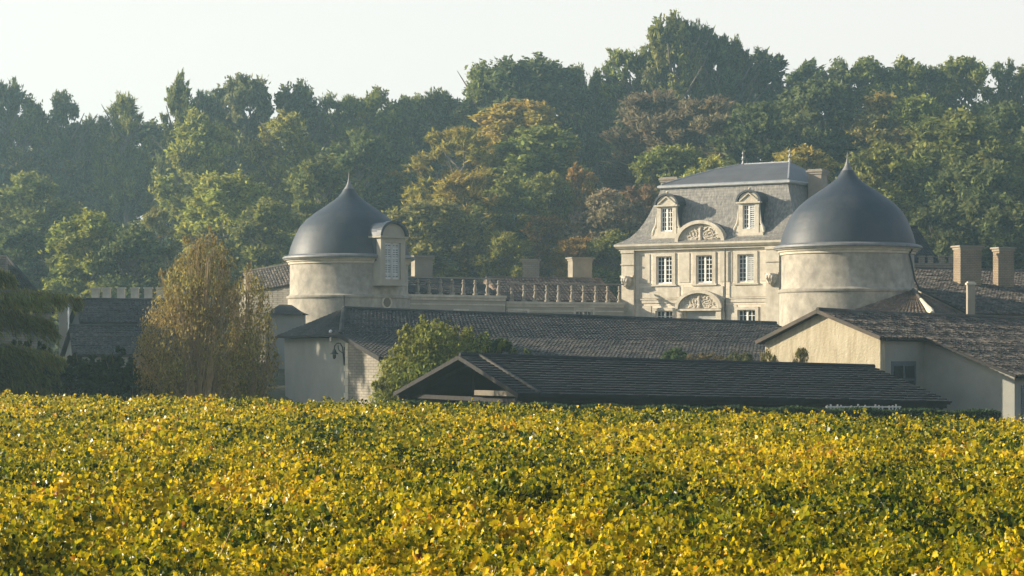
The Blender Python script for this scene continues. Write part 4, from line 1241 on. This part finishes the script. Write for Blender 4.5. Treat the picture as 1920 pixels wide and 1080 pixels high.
TREES = [
 # skyline, from the left edge of the wood to the right
 ('dark spiky tree on the skyline at the wood\'s left end', 8, 146, 80, 'spiky', 'dark', 16),
 ('ragged green tree second from the left on the skyline', 52, 178, 80, 'round', 'green', 14),
 ('flat topped dark tree just left of the skyline dip', 120, 170, 84, 'round', 'dark', 14),
 ('low feathery tree in the dip of the left skyline', 185, 215, 90, 'feather', 'grey', 12),
 ('thin twiggy tree right of the left skyline dip', 235, 175, 90, 'feather', 'green', 14),
 ('twin pointed tall tree on the left skyline', 331, 138, 76, 'spiky', 'green', 17),
 ('short pointed tree right of the twin pointed one on the skyline', 390, 167, 66, 'spiky', 'grey', 14),
 ('broad bushy grey green tree topping the left skyline', 458, 138, 116, 'round', 'grey', 16),
 ('dark compact tree on the skyline above the lucarne tower\'s left side', 560, 150, 84, 'tall', 'dark', 15),
 ('feathery skyline tree straight above the lucarne tower', 640, 174, 96, 'feather', 'green', 13),
 ('rounded skyline tree right of the lucarne tower\'s spike', 706, 163, 100, 'round', 'green', 14),
 ('low grey skyline tree left of the central rise', 768, 176, 84, 'round', 'grey', 13),
 ('low dark skyline tree at the foot of the central rise', 822, 165, 74, 'spiky', 'dark', 13),
 ('leafy tree with sky showing through, left of the domed dark tree', 903, 113, 104, 'loose', 'green', 17),
 ('loose crowned green tree filling in behind the central rise', 930, 125, 100, 'round', 'mid', 16),
 ('big dome shaped dark tree on the central skyline', 998, 106, 180, 'round', 'dark', 18),
 ('slender two lobed tree alone in the skyline gap', 1086, 117, 52, 'loose', 'grey', 15),
 ('small bushy tree beside the slender two lobed tree', 1120, 128, 50, 'round', 'grey', 14),
 ('upright green tree on the left shoulder of the highest clump', 1182, 88, 108, 'spiky', 'green', 17),
 ('narrow tree just left of the tallest tree', 1228, 70, 62, 'tall', 'grey', 18),
 ('tallest tree of the wood, lit on its left', 1260, 22, 84, 'tall', 'mid', 23),
 ('dark narrow tree directly right of the tallest tree', 1298, 36, 64, 'spiky', 'dark', 21),
 ('dark pointed tree in the highest clump\'s right half', 1336, 50, 96, 'spiky', 'dark', 20),
 ('small green spire on the right flank of the highest clump', 1372, 68, 62, 'spiky', 'green', 18),
 ('dark spire left of the comb shaped dark tree', 1394, 93, 62, 'spiky', 'dark', 17),
 ('comb shaped dark conifer above the pavilion\'s right half', 1438, 90, 104, 'spiky', 'dark', 18),
 ('dark sloping tree above the pavilion\'s right chimney', 1505, 115, 130, 'spiky', 'dark', 17),
 ('small light tree starting the right skyline', 1572, 107, 74, 'loose', 'grey', 16),
 ('green crown with an open top above the larger dome', 1628, 106, 110, 'round', 'green', 16),
 ('yellowish knob shaped tree on the right skyline', 1700, 105, 84, 'tall', 'mid', 16),
 ('tufted tree between the knob shaped and the bowl shaped skyline trees', 1748, 120, 84, 'spiky', 'grey', 15),
 ('large bowl shaped tree on the right skyline', 1806, 105, 108, 'round', 'mid', 17),
 ('loose open branched tree near the right end of the skyline', 1885, 108, 62, 'loose', 'grey', 16),
 ('low bushy tree at the right end of the skyline', 1922, 122, 76, 'round', 'green', 15),
 ('dark backing tree filling the gap right of the dome shaped dark tree', 1060, 150, 90, 'round', 'dark', 15),
 ('grey backing tree behind the grey skyline trees left of the central rise', 840, 182, 110, 'round', 'grey', 14),
 ('mid green tree continuing the skyline past its right end', 1990, 118, 120, 'round', 'green', 15),
 ('pale tree continuing the skyline past its left end', -70, 150, 130, 'round', 'grey', 15),
 # upper slope
 ('brownish feathery tree high on the left slope', 66, 232, 150, 'feather', 'olive', 14),
 ('rounded olive tree below the left skyline dip', 165, 255, 140, 'round', 'olive', 14),
 ('deep dark tree left of the ivy like tall tree', 275, 225, 150, 'tall', 'dark', 17),
 ('tall ivy like yellow green tree with an upright left edge', 372, 206, 116, 'tall', 'lime', 19),
 ('grey green tree beside the ivy like tall tree', 452, 214, 130, 'round', 'grey', 16),
 ('tall yellow green column tree left of the lucarne tower', 532, 206, 110, 'tall', 'lime', 18),
 ('green tree with a yellow top above the lucarne tower', 600, 205, 120, 'round', 'mid', 16),
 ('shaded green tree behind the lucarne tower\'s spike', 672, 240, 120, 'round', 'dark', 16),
 ('soft grey green tree right of the lucarne tower\'s spike', 722, 206, 130, 'round', 'grey', 15),
 ('brown tinged feathery tree left of the golden topped one', 800, 212, 130, 'feather', 'olive', 15),
 ('golden topped broad tree in the middle of the slope', 975, 187, 200, 'round', 'gold', 16),
 ('leaning olive brown tree with long branches at mid slope', 860, 236, 170, 'feather', 'gold', 16),
 ('dark green tree under the golden topped one', 1010, 235, 190, 'round', 'green', 15),
 ('yellow brown tree below the skyline gap', 1150, 150, 130, 'round', 'olive', 17),
 ('broad brown feathery tree, left half of the brown pair above the pavilion', 1225, 168, 170, 'feather', 'brown', 16),
 ('brown feathery tree, right half of the brown pair above the pavilion', 1330, 182, 170, 'feather', 'brown', 16),
 ('dark dense tree under the comb shaped conifer', 1420, 190, 140, 'spiky', 'dark', 17),
 ('very dark broad tree above the larger dome\'s spire', 1535, 148, 150, 'round', 'dark', 17),
 ('small bright sprayed tree upslope of the larger dome\'s spire', 1500, 212, 90, 'loose', 'grey', 13),
 ('olive green tree above the larger dome\'s right shoulder', 1652, 172, 140, 'tall', 'olive', 16),
 ('green tree left of the tall dark tree on the right slope', 1722, 176, 120, 'tall', 'green', 16),
 ('tall dark green tree on the right slope', 1800, 205, 170, 'tall', 'green', 18),
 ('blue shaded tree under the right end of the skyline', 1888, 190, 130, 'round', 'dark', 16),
 ('dotted green tree rising behind the larger dome', 1650, 262, 130, 'tall', 'mid', 17),
 ('mid green tree behind the two chimneys\' left side', 1742, 268, 130, 'tall', 'green', 16),
 ('very dark tree right behind the masonry chimneys', 1842, 298, 170, 'round', 'dark', 16),
 ('little yellow bushy tree at the right edge of the slope', 1893, 242, 60, 'round', 'gold', 8),
 ('dark tree hanging over the slope\'s right margin', 1990, 215, 190, 'round', 'dark', 16),
 # lower slope, behind the buildings
 ('green rounded tree low on the left slope', 60, 322, 160, 'round', 'green', 14),
 ('dark green tree behind the far left slate roof', 25, 420, 150, 'round', 'dark', 11),
 ('bright yellow green bushy tree above the garden wall posts', 165, 392, 150, 'round', 'lime', 13),
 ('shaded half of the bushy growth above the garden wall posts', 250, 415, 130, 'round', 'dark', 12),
 ('thin twiggy tree left of the brown shrub\'s top', 290, 388, 80, 'feather', 'olive', 12),
 ('big green tree behind the brown shrub', 425, 322, 160, 'round', 'lime', 15),
 ('grey green tree left of the lucarne tower\'s dome', 500, 372, 130, 'round', 'green', 13),
 ('dark tree directly behind the lucarne tower\'s dome', 605, 290, 140, 'round', 'green', 15),
 ('small amber tree right of the lucarne tower\'s spike', 742, 318, 76, 'round', 'gold', 10),
 ('gold green bushy tree right of the lucarne tower\'s arched window', 800, 372, 150, 'round', 'olive', 12),
 ('olive yellow tree at the centre of the lower slope', 860, 322, 150, 'feather', 'gold', 14),
 ('dim green tree at the foot of the dark hollow', 950, 335, 130, 'round', 'green', 12),
 ('feathery yellow green tree just left of the rubble stone chimney', 945, 432, 100, 'feather', 'lime', 9),
 ('grey green small tree left of the slim orange tree', 1022, 320, 84, 'round', 'mid', 12),
 ('slim bright orange tree at the centre right', 1085, 308, 72, 'spiky', 'amber', 12),
 ('low orange tree below the grey green small tree', 1022, 400, 76, 'spiky', 'amber', 9),
 ('brown olive tree left of the pavilion roof', 1135, 352, 120, 'round', 'brown', 12),
 ('rust red tree touching the pavilion\'s mansard', 1205, 345, 90, 'feather', 'rust', 12),
 ('orange leaved tree above the pale chimney near the pavilion', 1085, 442, 96, 'feather', 'amber', 8),
 ('dark green tree between the pale chimney and the pavilion', 1150, 428, 100, 'round', 'green', 9),
 ('yellow green tree behind the pavilion\'s left finial', 1340, 290, 130, 'round', 'lime', 14),
 ('deep green tree at the back of the pavilion\'s left chimney', 1255, 270, 130, 'round', 'green', 14),
 ('golden topped tree behind the pavilion\'s right finial', 1500, 273, 160, 'round', 'gold', 15),
 ('green tree at the larger dome\'s right flank', 1668, 345, 110, 'round', 'mid', 13),
 ('dark low tree between the larger dome and the first masonry chimney', 1752, 385, 120, 'round', 'dark', 12),
 ('dark low tree over the broken topped chimney', 1900, 385, 140, 'round', 'dark', 12),
]
for (lb, px, py, wp, kd, cl, H) in TREES:
    tree(lb, px, py, wp, kd, cl, H)

for k, (tx, ty, lb) in enumerate(((-43, 133, 'tall round tree past the left edge, west of the plaster wall'), (-48, 139, 'tall round tree past the left edge, between two others there'), (-44, 146, 'tall round tree past the left edge, behind the cedar and west of the tiled range'))):
    tree(lb, CX + tx / ty * FPX, HY - 16.5 / ty * FPX, 300, 'round', 'green', 21, d=ty, group='trees past the left edge')

# undergrowth covering the hill between the trees
rng = np.random.default_rng(77)
nB = 1500
by = rng.uniform(190, 345, nB); bx = rng.uniform(-0.30, 0.30, nB) * by
bz = terrain(bx, by)
vs = []
for i in range(nB):
    r = rng.uniform(1.2, 2.8); n = 46
    d = rand_dirs(rng, n); d[:, 2] = np.abs(d[:, 2])
    pos = np.array([bx[i], by[i], bz[i]]) + d * r * np.array([1, 1, 1.0])
    nr = d + rand_dirs(rng, n) * 0.7; nr /= np.linalg.norm(nr, axis=1, keepdims=True)
    vs.append(leaf_quads(pos, nr, rng.uniform(0.25, 0.5, n), rng, 1.2))
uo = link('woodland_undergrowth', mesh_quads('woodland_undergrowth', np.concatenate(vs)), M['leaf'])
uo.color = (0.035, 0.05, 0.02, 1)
tag(uo, 'dark green undergrowth covering the wooded slope', 'undergrowth', kind='stuff')

def bush_np(lobes, n, smin, smax, seed, aspect=1.2, up_bias=None, shell=0.5, nclump=22, cr=0.3):
    """leafy mass over ellipsoid lobes [(x,y,z,rx,ry,rz)]; leaves cluster on sprays so that gaps and lights show"""
    rng = np.random.default_rng(seed)
    out = []
    tot = sum(l[3] * l[5] for l in lobes)
    for (x, y, z, rx, ry, rz) in lobes:
        k = int(n * rx * rz / tot)
        nc = max(4, int(nclump * rx * rz / tot * min(len(lobes), 6)))
        cd = rand_dirs(rng, nc) * (rng.uniform(shell, 1.0, nc) ** 0.5)[:, None]
        ci = rng.integers(0, nc, k)
        d = rand_dirs(rng, k)
        p = cd[ci] * 0.82 + d * (rng.uniform(0.4, 1.0, k) ** 0.6)[:, None] * cr
        pos = p * np.array([rx, ry, rz]) + np.array([x, y, z])
        nr = d * 0.8 + cd[ci] * 0.4 + rand_dirs(rng, k) * 0.8
        nr /= np.linalg.norm(nr, axis=1, keepdims=True)
        out.append(leaf_quads(pos, nr, rng.uniform(smin, smax, k), rng, aspect, up_bias))
    return np.concatenate(out)

def shrub(name, label, cat, px, d, lobes_px, colr, n, smin=0.05, smax=0.11, seed=1, aspect=1.3, up_bias=None, stems=20, ry=1.6, zb=-4.6, group=None, cr=0.3, nclump=22, tufts=0):
    """lobes_px: (px centre, py top, py bottom, width px)"""
    x0 = X_at(px, d)
    t = thing(name, label, cat, (x0, d, zb), 0, group)
    lobes = []
    for (lx, ty, by_, wp) in lobes_px:
        zt, zb_ = Z_at(ty, d) - zb, Z_at(by_, d) - zb
        lobes.append((X_at(lx, d) - x0, 0, (zt + zb_) / 2, wp / FPX * d / 2, min(ry, wp / FPX * d / 2), (zt - zb_) / 2))
    rt = random.Random(seed * 7 + 1)
    for _ in range(tufts):
        l = rt.choice(lobes[:len(lobes_px)])
        a, e = rt.uniform(0, 6.283), rt.uniform(-0.1, 1.5)
        k = rt.uniform(0.92, 1.08)
        q = rt.uniform(0.16, 0.42)
        lobes.append((l[0] + l[3] * k * math.cos(a) * math.cos(e), l[1] + l[4] * k * math.sin(a) * math.cos(e), l[2] + l[5] * k * math.sin(e), q * 0.7, q * 0.7, q * 1.3))
    c = link('crown', mesh_quads('crown', bush_np(lobes, n, smin, smax, seed, aspect, up_bias, cr=cr, nclump=nclump)), M['leaf_bush'], t)
    c.color = (*colr, 1)
    rng = random.Random(seed)
    m = MB()
    for k in range(stems):
        l = rng.choice(lobes)
        tip = Vector((l[0] + rng.uniform(-0.9, 0.9) * l[3], l[1] + rng.uniform(-0.8, 0.8) * l[4], l[2] + rng.uniform(-0.3, 0.9) * l[5]))
        b = Vector((tip.x * 0.15 + rng.uniform(-0.3, 0.3), rng.uniform(-0.3, 0.3), 0))
        midp = b.lerp(tip, 0.5) + Vector(((b.x - tip.x) * 0.18, 0, 0.15))
        m.tube([b, midp, tip], [0.03, 0.018, 0.006], 5, cap=False)
    m.build('stems', M['twig'], t)
    return t

# brown feathery shrubs in front of the plaster wall
shrub('feathery_shrub', 'tall twiggy olive brown shrub dominating the left, before the plaster wall', 'shrub', 375, 99,
      [(375, 470, 640, 165), (345, 525, 760, 190), (315, 550, 780, 130), (430, 540, 780, 130), (298, 630, 790, 90), (392, 438, 580, 110), (350, 470, 600, 90)], (0.28, 0.225, 0.068), 18000, 0.035, 0.065, 3, 1.7, np.array([[0, 0, 0.8]]), 420, 2.2, group='brown shrubs', nclump=120, cr=0.26, tufts=45)
shrub('feathery_shrub', 'lower olive shrub leaning on the right of the tall twiggy brown one', 'shrub', 465, 101,
      [(470, 500, 700, 100), (475, 590, 790, 110), (445, 620, 790, 110)], (0.25, 0.21, 0.06), 7500, 0.035, 0.065, 4, 1.7, np.array([[0.1, 0, 0.8]]), 240, 1.8, group='brown shrubs', nclump=80, cr=0.26, tufts=25)
# bright bush and darker shrubs beyond the hangar
shrub('leafy_bush', 'big bright yellow green bush rising behind the hangar gable', 'bush', 800, 116,
      [(825, 598, 740, 160), (775, 640, 800, 150), (740, 680, 800, 100), (885, 615, 760, 120), (800, 610, 700, 120)], (0.2, 0.21, 0.034), 24000, 0.06, 0.11, 5, 1.3, np.array([[0.25, 0, 0.5]]), 60, 2.6, nclump=110, tufts=60)
shrub('ivy_shrub', 'dark green shrub between the bright bush and the hangar ridge', 'shrub', 918, 116.5, [(900, 625, 720, 70), (938, 630, 720, 60)], (0.055, 0.085, 0.025), 7000, 0.06, 0.1, 6, 1.2, None, 20, 1.4)
for k, (px, lab) in enumerate(((962, 'small upright sprig beside the dark shrub on the hangar ridge line'), (990, 'separate leafy tuft poking above the hangar ridge'))):
    shrub('young_plant', lab, 'plant', px, 117, [(px, 648, 720, 22)], (0.13, 0.15, 0.035), 900, 0.05, 0.09, 60 + k, 1.3, None, 6, 0.4)
for k, (px, py, wp, cl, lab) in enumerate(((1265, 652, 70, (0.06, 0.085, 0.03), 'dark green end of the shrubbery showing above the hangar roof'), (1322, 654, 90, (0.12, 0.085, 0.04), 'brown tinted shrub in the middle of the growth above the hangar roof'), (1385, 656, 80, (0.1, 0.1, 0.035), 'olive shrub against the foot of the lit gable\'s left edge'))):
    shrub('low_shrub', lab, 'shrub', px, 121 - k, [(px, py, 740, wp), (px + 15, py + 6, 740, wp * 0.7)], cl, 6000, 0.05, 0.1, 70 + k, 1.2, None, 14, 1.2, group='shrubs above the hangar roof')
for k, (px, wp, lab) in enumerate(((45, 190, 'dark laurel mass under the cedar at the left edge'), (165, 170, 'dark laurel bush under the lower tiled roof'), (245, 110, 'dark green bush at the left foot of the brown shrub'))):
    shrub('laurel_bush', lab, 'bush', px, 103 - k, [(px, 652 + 18 * k, 800, wp), (px - 30, 670, 800, wp * 0.6), (px + 30, 680, 800, wp * 0.6)], (0.04, 0.058, 0.022), 12000, 0.06, 0.11, 80 + k, 1.3, None, 16, 2.0, group='dark bushes at the left', tufts=40)
for k, (px, lab) in enumerate(((1440, 'weedy stalks at the lit gable\'s left foot'), (1500, 'dry grass clump against the middle of the lit gable'))):
    shrub('weed_clump', lab, 'plant', px, 113.5, [(px, 652, 700, 40)], (0.16, 0.13, 0.04), 500, 0.04, 0.08, 90 + k, 2.2, np.array([[0, 0, 1.0]]), 22, 0.5)
# clipped hedge between the hangar and the vines
hg = []
h0_, h1_ = Vector((-5, 93.5, 0)), Vector((22, 97.5, 0))
rng = np.random.default_rng(8)
n = 26000
s = rng.uniform(0, 1, n); yy = rng.uniform(-0.6, 0.6, n)
tz = -2.2 - 0.5 * s + 0.05 * np.sin(s * 60) + rng.normal(0, 0.025, n)
fz = rng.uniform(0, 1, n) ** 2.2
pos = np.stack([h0_.x + (h1_.x - h0_.x) * s, h0_.y + (h1_.y - h0_.y) * s + yy, tz - fz * 1.6], 1)
hv = leaf_quads(pos, rand_dirs(rng, n), rng.uniform(0.05, 0.1, n), rng, 1.2)
ho = link('clipped_hedge', mesh_quads('clipped_hedge', hv), M['leaf_bush']); ho.color = (0.035, 0.06, 0.022, 1)
tag(ho, 'low dark green clipped hedge between the hangar eave and the vines', 'hedge')
# white slatted fence under the hangar's right end
wf = thing('slat_fence', 'short white slatted fence under the right end of the hangar eave', 'fence', (X_at(1548, 99.5), 99.5, -4.6))
Lf = X_at(1690, 99.5) - X_at(1548, 99.5)
zt = Z_at(759.5, 99.5) + 4.6
m = MB()
m.box(0, Lf, 0.02, 0.05, zt - 0.12, zt - 0.05); m.box(0, Lf, 0.02, 0.05, zt - 1.0, zt - 0.92); m.build('rail', M['shutter'], wf)
for k in range(22):
    if k in (5, 6, 8, 12, 13, 17): continue
    m = MB(); x = Lf * (k + 0.5) / 22; m.box(x - 0.035, x + 0.035, -0.01, 0.018, zt - 1.3, zt + 0.05 * math.sin(k * 2.3)); m.build('slat', M['shutter'], wf)

# the cedar at the left edge: tiers of drooping boughs
cd = thing('cedar_tree', 'dark cedar with drooping layered boughs at the left edge', 'tree', (X_at(-95, 101), 101, -4.6))
rng = np.random.default_rng(12)
tm = trunk_mb(9.5, 0.42, 4, 0)
blades = []
for (z, ln, n_az, dr) in ((8.6, 3.6, 8, 0.3), (7.3, 6.2, 9, 0.1), (6.2, 5.0, 9, 0.35), (5.0, 6.6, 10, 0.4), (4.0, 5.6, 9, 0.4), (3.0, 6.8, 10, 0.5)):
    off = rng.uniform(0, 6.28)
    for k in range(n_az):
        a = off + 6.283 * k / n_az
        if k == 0: a = rng.uniform(-0.25, 0.1); 
        l = ln * rng.uniform(0.8, 1.08)
        z0 = z + rng.uniform(-0.3, 0.3)
        dirv = np.array([math.cos(a), math.sin(a), 0.0]); side = np.array([-dirv[1], dirv[0], 0])
        pts = []
        for t in np.linspace(0, 1, 8):
            pts.append(np.array([0, 0, z0]) + dirv * l * t + np.array([0, 0, 0.9 * t - (dr + 0.9) * t * t * 1.15]))
        tm.tube([tuple(p) for p in pts], [0.12 * (1 - 0.9 * t) for t in np.linspace(0, 1, 8)], 5)
        nb = int(900 * l / 5)
        t = rng.uniform(0.12, 1.0, nb) ** 0.8
        ii = np.clip((t * 7).astype(int), 0, 6); fr = (t * 7 - ii)[:, None]
        pa = np.array(pts)
        base = pa[ii] * (1 - fr) + pa[ii + 1] * fr
        wd = (0.75 * (1.05 - t) + 0.1) * (0.55 + 0.45 * np.sin(t * 40 + k) ** 2)
        lat = rng.uniform(-1, 1, nb) * wd
        c = base + side * lat[:, None] + np.stack([np.zeros(nb), np.zeros(nb), -0.5 * np.abs(lat) - 0.75 * rng.uniform(0, 1, nb) ** 2.2 * (0.5 + 0.5 * np.sin(t * 23 + 2 * k) ** 2)], 1)
        drp = np.tile(dirv * 0.55 + np.array([0, 0, -0.85]), (nb, 1)) + side * (lat * 0.5)[:, None]
        nr = rand_dirs(rng, nb)
        blades.append(leaf_quads(c, nr, rng.uniform(0.03, 0.06, nb), rng, 6.0, drp * 2.0))
tm.build('trunk', M['bark'], cd)
cc = link('crown', mesh_quads('crown', np.concatenate(blades)), M['leaf_bush'], cd); cc.color = (0.17, 0.18, 0.042, 1)

# ------------------------------------------------------------------ the vineyard
rng = np.random.default_rng(21)
def vnoise(x, y, s, seed):
    r = np.random.default_rng(seed).random((256, 256))
    x = x / s; y = y / s
    xi = np.floor(x).astype(int); yi = np.floor(y).astype(int)
    fx = x - xi; fy = y - yi
    fx = fx * fx * (3 - 2 * fx); fy = fy * fy * (3 - 2 * fy)
    g = lambda i, j: r[i % 256, j % 256]
    return (g(xi, yi) * (1 - fx) + g(xi + 1, yi) * fx) * (1 - fy) + (g(xi, yi + 1) * (1 - fx) + g(xi + 1, yi + 1) * fx) * fy
ROWA = R(8)
def canopy(x, y):
    w = (-math.sin(ROWA) * x + math.cos(ROWA) * y) / 1.35
    row = np.abs((w % 1.0) - 0.5) * 2          # 0 on the row, 1 between rows
    return -2.16 - 0.014 * x + 0.52 * (vnoise(x, y, 0.26, 1) ** 1.4 - 0.42) + 0.3 * (vnoise(x, y, 0.6, 4) - 0.5) + 0.1 * (vnoise(x, y, 2.4, 2) - 0.5) - 0.2 * sstep(0.45, 1.0, row)
PAL = np.array([(0.012, 0.03, 0.004), (0.05, 0.08, 0.006), (0.2, 0.2, 0.008), (0.38, 0.3, 0.008), (0.6, 0.44, 0.011), (0.62, 0.4, 0.014), (0.52, 0.22, 0.016), (0.15, 0.055, 0.015)])
def leaf_colors(x, y, n, rng):
    base = 0.55 * vnoise(x, y, 1.1, 5) + 0.45 * vnoise(x, y, 4.5, 6)
    k = 2.5 + (base - 0.5) * 5.0 + rng.normal(0, 1.1, n)
    k = np.clip(k, 0, 7 - 1e-3)
    i = k.astype(int); f = (k - i)[:, None]
    c = PAL[i] * (1 - f) + PAL[np.minimum(i + 1, 7)] * f
    return c * (0.5 + 0.85 * rng.random(n) ** 0.8)[:, None]
HALF = [(0, 0), (0.3, -0.16), (0.52, 0.08), (0.4, 0.3), (0.58, 0.55), (0.27, 0.66), (0.0, 1.0)]
def scatter(y0, y1, dens, smin, smax, shape, margin, rng, deep):
    ny = int(dens * (y1 - y0) * 2 * (y1 * 0.25 + margin))
    x = rng.uniform(-1, 1, ny) * (y1 * 0.25 + margin); y = rng.uniform(y0, y1, ny)
    keep = (np.abs(x) < y * 0.245 + margin) & (y < vine_edge(x) - 0.1) & (vnoise(x, y, 0.42, 9) + 0.35 * rng.random(ny) > 0.5)
    x, y = x[keep], y[keep]; n = len(x)
    z = canopy(x, y) - np.abs(rng.normal(0, deep, n)) + 0.05 * rng.random(n)
    nr = rand_dirs(rng, n); nr[:, 2] = np.abs(nr[:, 2]) * 0.7 + 0.08; nr[:, 0] -= 0.28; nr[:, 1] -= 0.1
    nr /= np.linalg.norm(nr, axis=1, keepdims=True)
    r = rand_dirs(rng, n); r[:, 2] -= 0.5
    t = r - nr * (r * nr).sum(1, keepdims=True); t /= np.linalg.norm(t, axis=1, keepdims=True)
    b = np.cross(nr, t)
    s = rng.uniform(smin, smax, n)[:, None]
    fold = rng.uniform(0.05, 0.5, n)[:, None]
    c = np.stack([x, y, z], 1)
    s = s * (0.75 + 0.5 * vnoise(x, y, 0.6, 12))[:, None]
    pts = []
    for (bx_, ty) in shape:
        pts.append(c + s * (b * bx_ + t * (ty - 0.4) + nr * abs(bx_) * fold - nr * 0.25 * ty * ty))
    for (bx_, ty) in shape[-2:0:-1]:
        pts.append(c + s * (-b * bx_ + t * (ty - 0.4) + nr * abs(bx_) * fold - nr * 0.25 * ty * ty))
    v = np.stack(pts, 1)
    return v, leaf_colors(x, y, n, rng)
near = scatter(14.5, 25, 850, 0.032, 0.074, HALF, 6.0, rng, 0.21)
midv = scatter(25, 46, 600, 0.04, 0.085, [(0, 0), (0.46, 0.02), (0.5, 0.5), (0, 1.0)], 6.5, rng, 0.19)
far = scatter(46, 106, 220, 0.07, 0.125, [(0, 0), (0.5, 0.35), (0, 1.0)], 8, rng, 0.15)
allv, allc, loops, starts, tots = [], [], [], [], []
vb_, lb_ = 0, 0
for (v, c), lobed in ((near, True), (midv, True), (far, False)):
    n, k, _ = v.shape
    allv.append(v.reshape(-1, 3)); allc.append(np.repeat(c, k, 0))
    if lobed:                                   # two halves folded on the midrib
        h = (k + 2) // 2
        f1 = list(range(h)); f2 = [0] + list(range(h - 1, k))
        fi = np.array(f1 + f2)
        loops.append((np.arange(n)[:, None] * k + fi[None, :] + vb_).ravel())
        starts.append((np.arange(n)[:, None] * (2 * h) + np.array([0, h])[None, :] + lb_).ravel())
        tots.append(np.full(2 * n, h)); lb_ += n * 2 * h
    else:
        loops.append(np.arange(n * k) + vb_); starts.append(np.arange(n) * k + lb_); tots.append(np.full(n, k)); lb_ += n * k
    vb_ += n * k
allv = np.concatenate(allv); allc = np.concatenate(allc)
vme = mesh_np('vine_foliage', allv, np.concatenate(loops), np.concatenate(starts), np.concatenate(tots))
at = vme.attributes.new('leaf_color', 'FLOAT_COLOR', 'POINT')
at.data.foreach_set('color', np.concatenate([allc, np.ones((len(allc), 1))], 1).astype(np.float32).ravel())
vo = link('vine_foliage', vme, M['vine_leaf'])
tag(vo, 'autumn yellow and green vine leaves covering the whole foreground', 'vines', kind='stuff')
# shoots standing out of the leaves and the wood below
rnd = random.Random(4)
cm = MB()
for i in range(900):
    y = 15 + 70 * rnd.random() ** 1.6
    x = rnd.uniform(-1, 1) * (y * 0.245 + 2)
    if y > vine_edge(x) - 0.3: continue
    z = float(canopy(np.array([x]), np.array([y]))[0])
    l = rnd.uniform(0.15, 0.42); a = rnd.uniform(0, 6.28); d = Vector((math.cos(a) * 0.6, math.sin(a) * 0.6, rnd.uniform(0.3, 1.0)))
    p = Vector((x, y, z - 0.15))
    cm.tube([p, p + d * l * 0.6, p + d * l + Vector((d.x * 0.1, d.y * 0.1, -0.05))], [0.006, 0.005, 0.003], 4, cap=False)
co = cm.build('vine_canes', M['cane'], vo)

# ------------------------------------------------------------------ haze
hz = MB(); hz.box(-910, 910, -310, 1210, -6.2, 75)
hzo = hz.build('haze', None)
hm = bpy.data.materials.new('haze'); hm.use_nodes = True
hn = hm.node_tree
hn.nodes.remove(hn.nodes['Principled BSDF'])
pv = hn.nodes.new('ShaderNodeVolumePrincipled')
pv.inputs['Color'].default_value = (0.56, 0.84, 0.95, 1)
pv.inputs['Density'].default_value = 0.00052
pv.inputs['Anisotropy'].default_value = 0.55
hn.links.new(pv.outputs[0], hn.nodes['Material Output'].inputs['Volume'])
hzo.data.materials.append(hm)
tag(hzo, 'thin morning haze lying over the vineyard and the wooded hill', 'haze', kind='stuff')
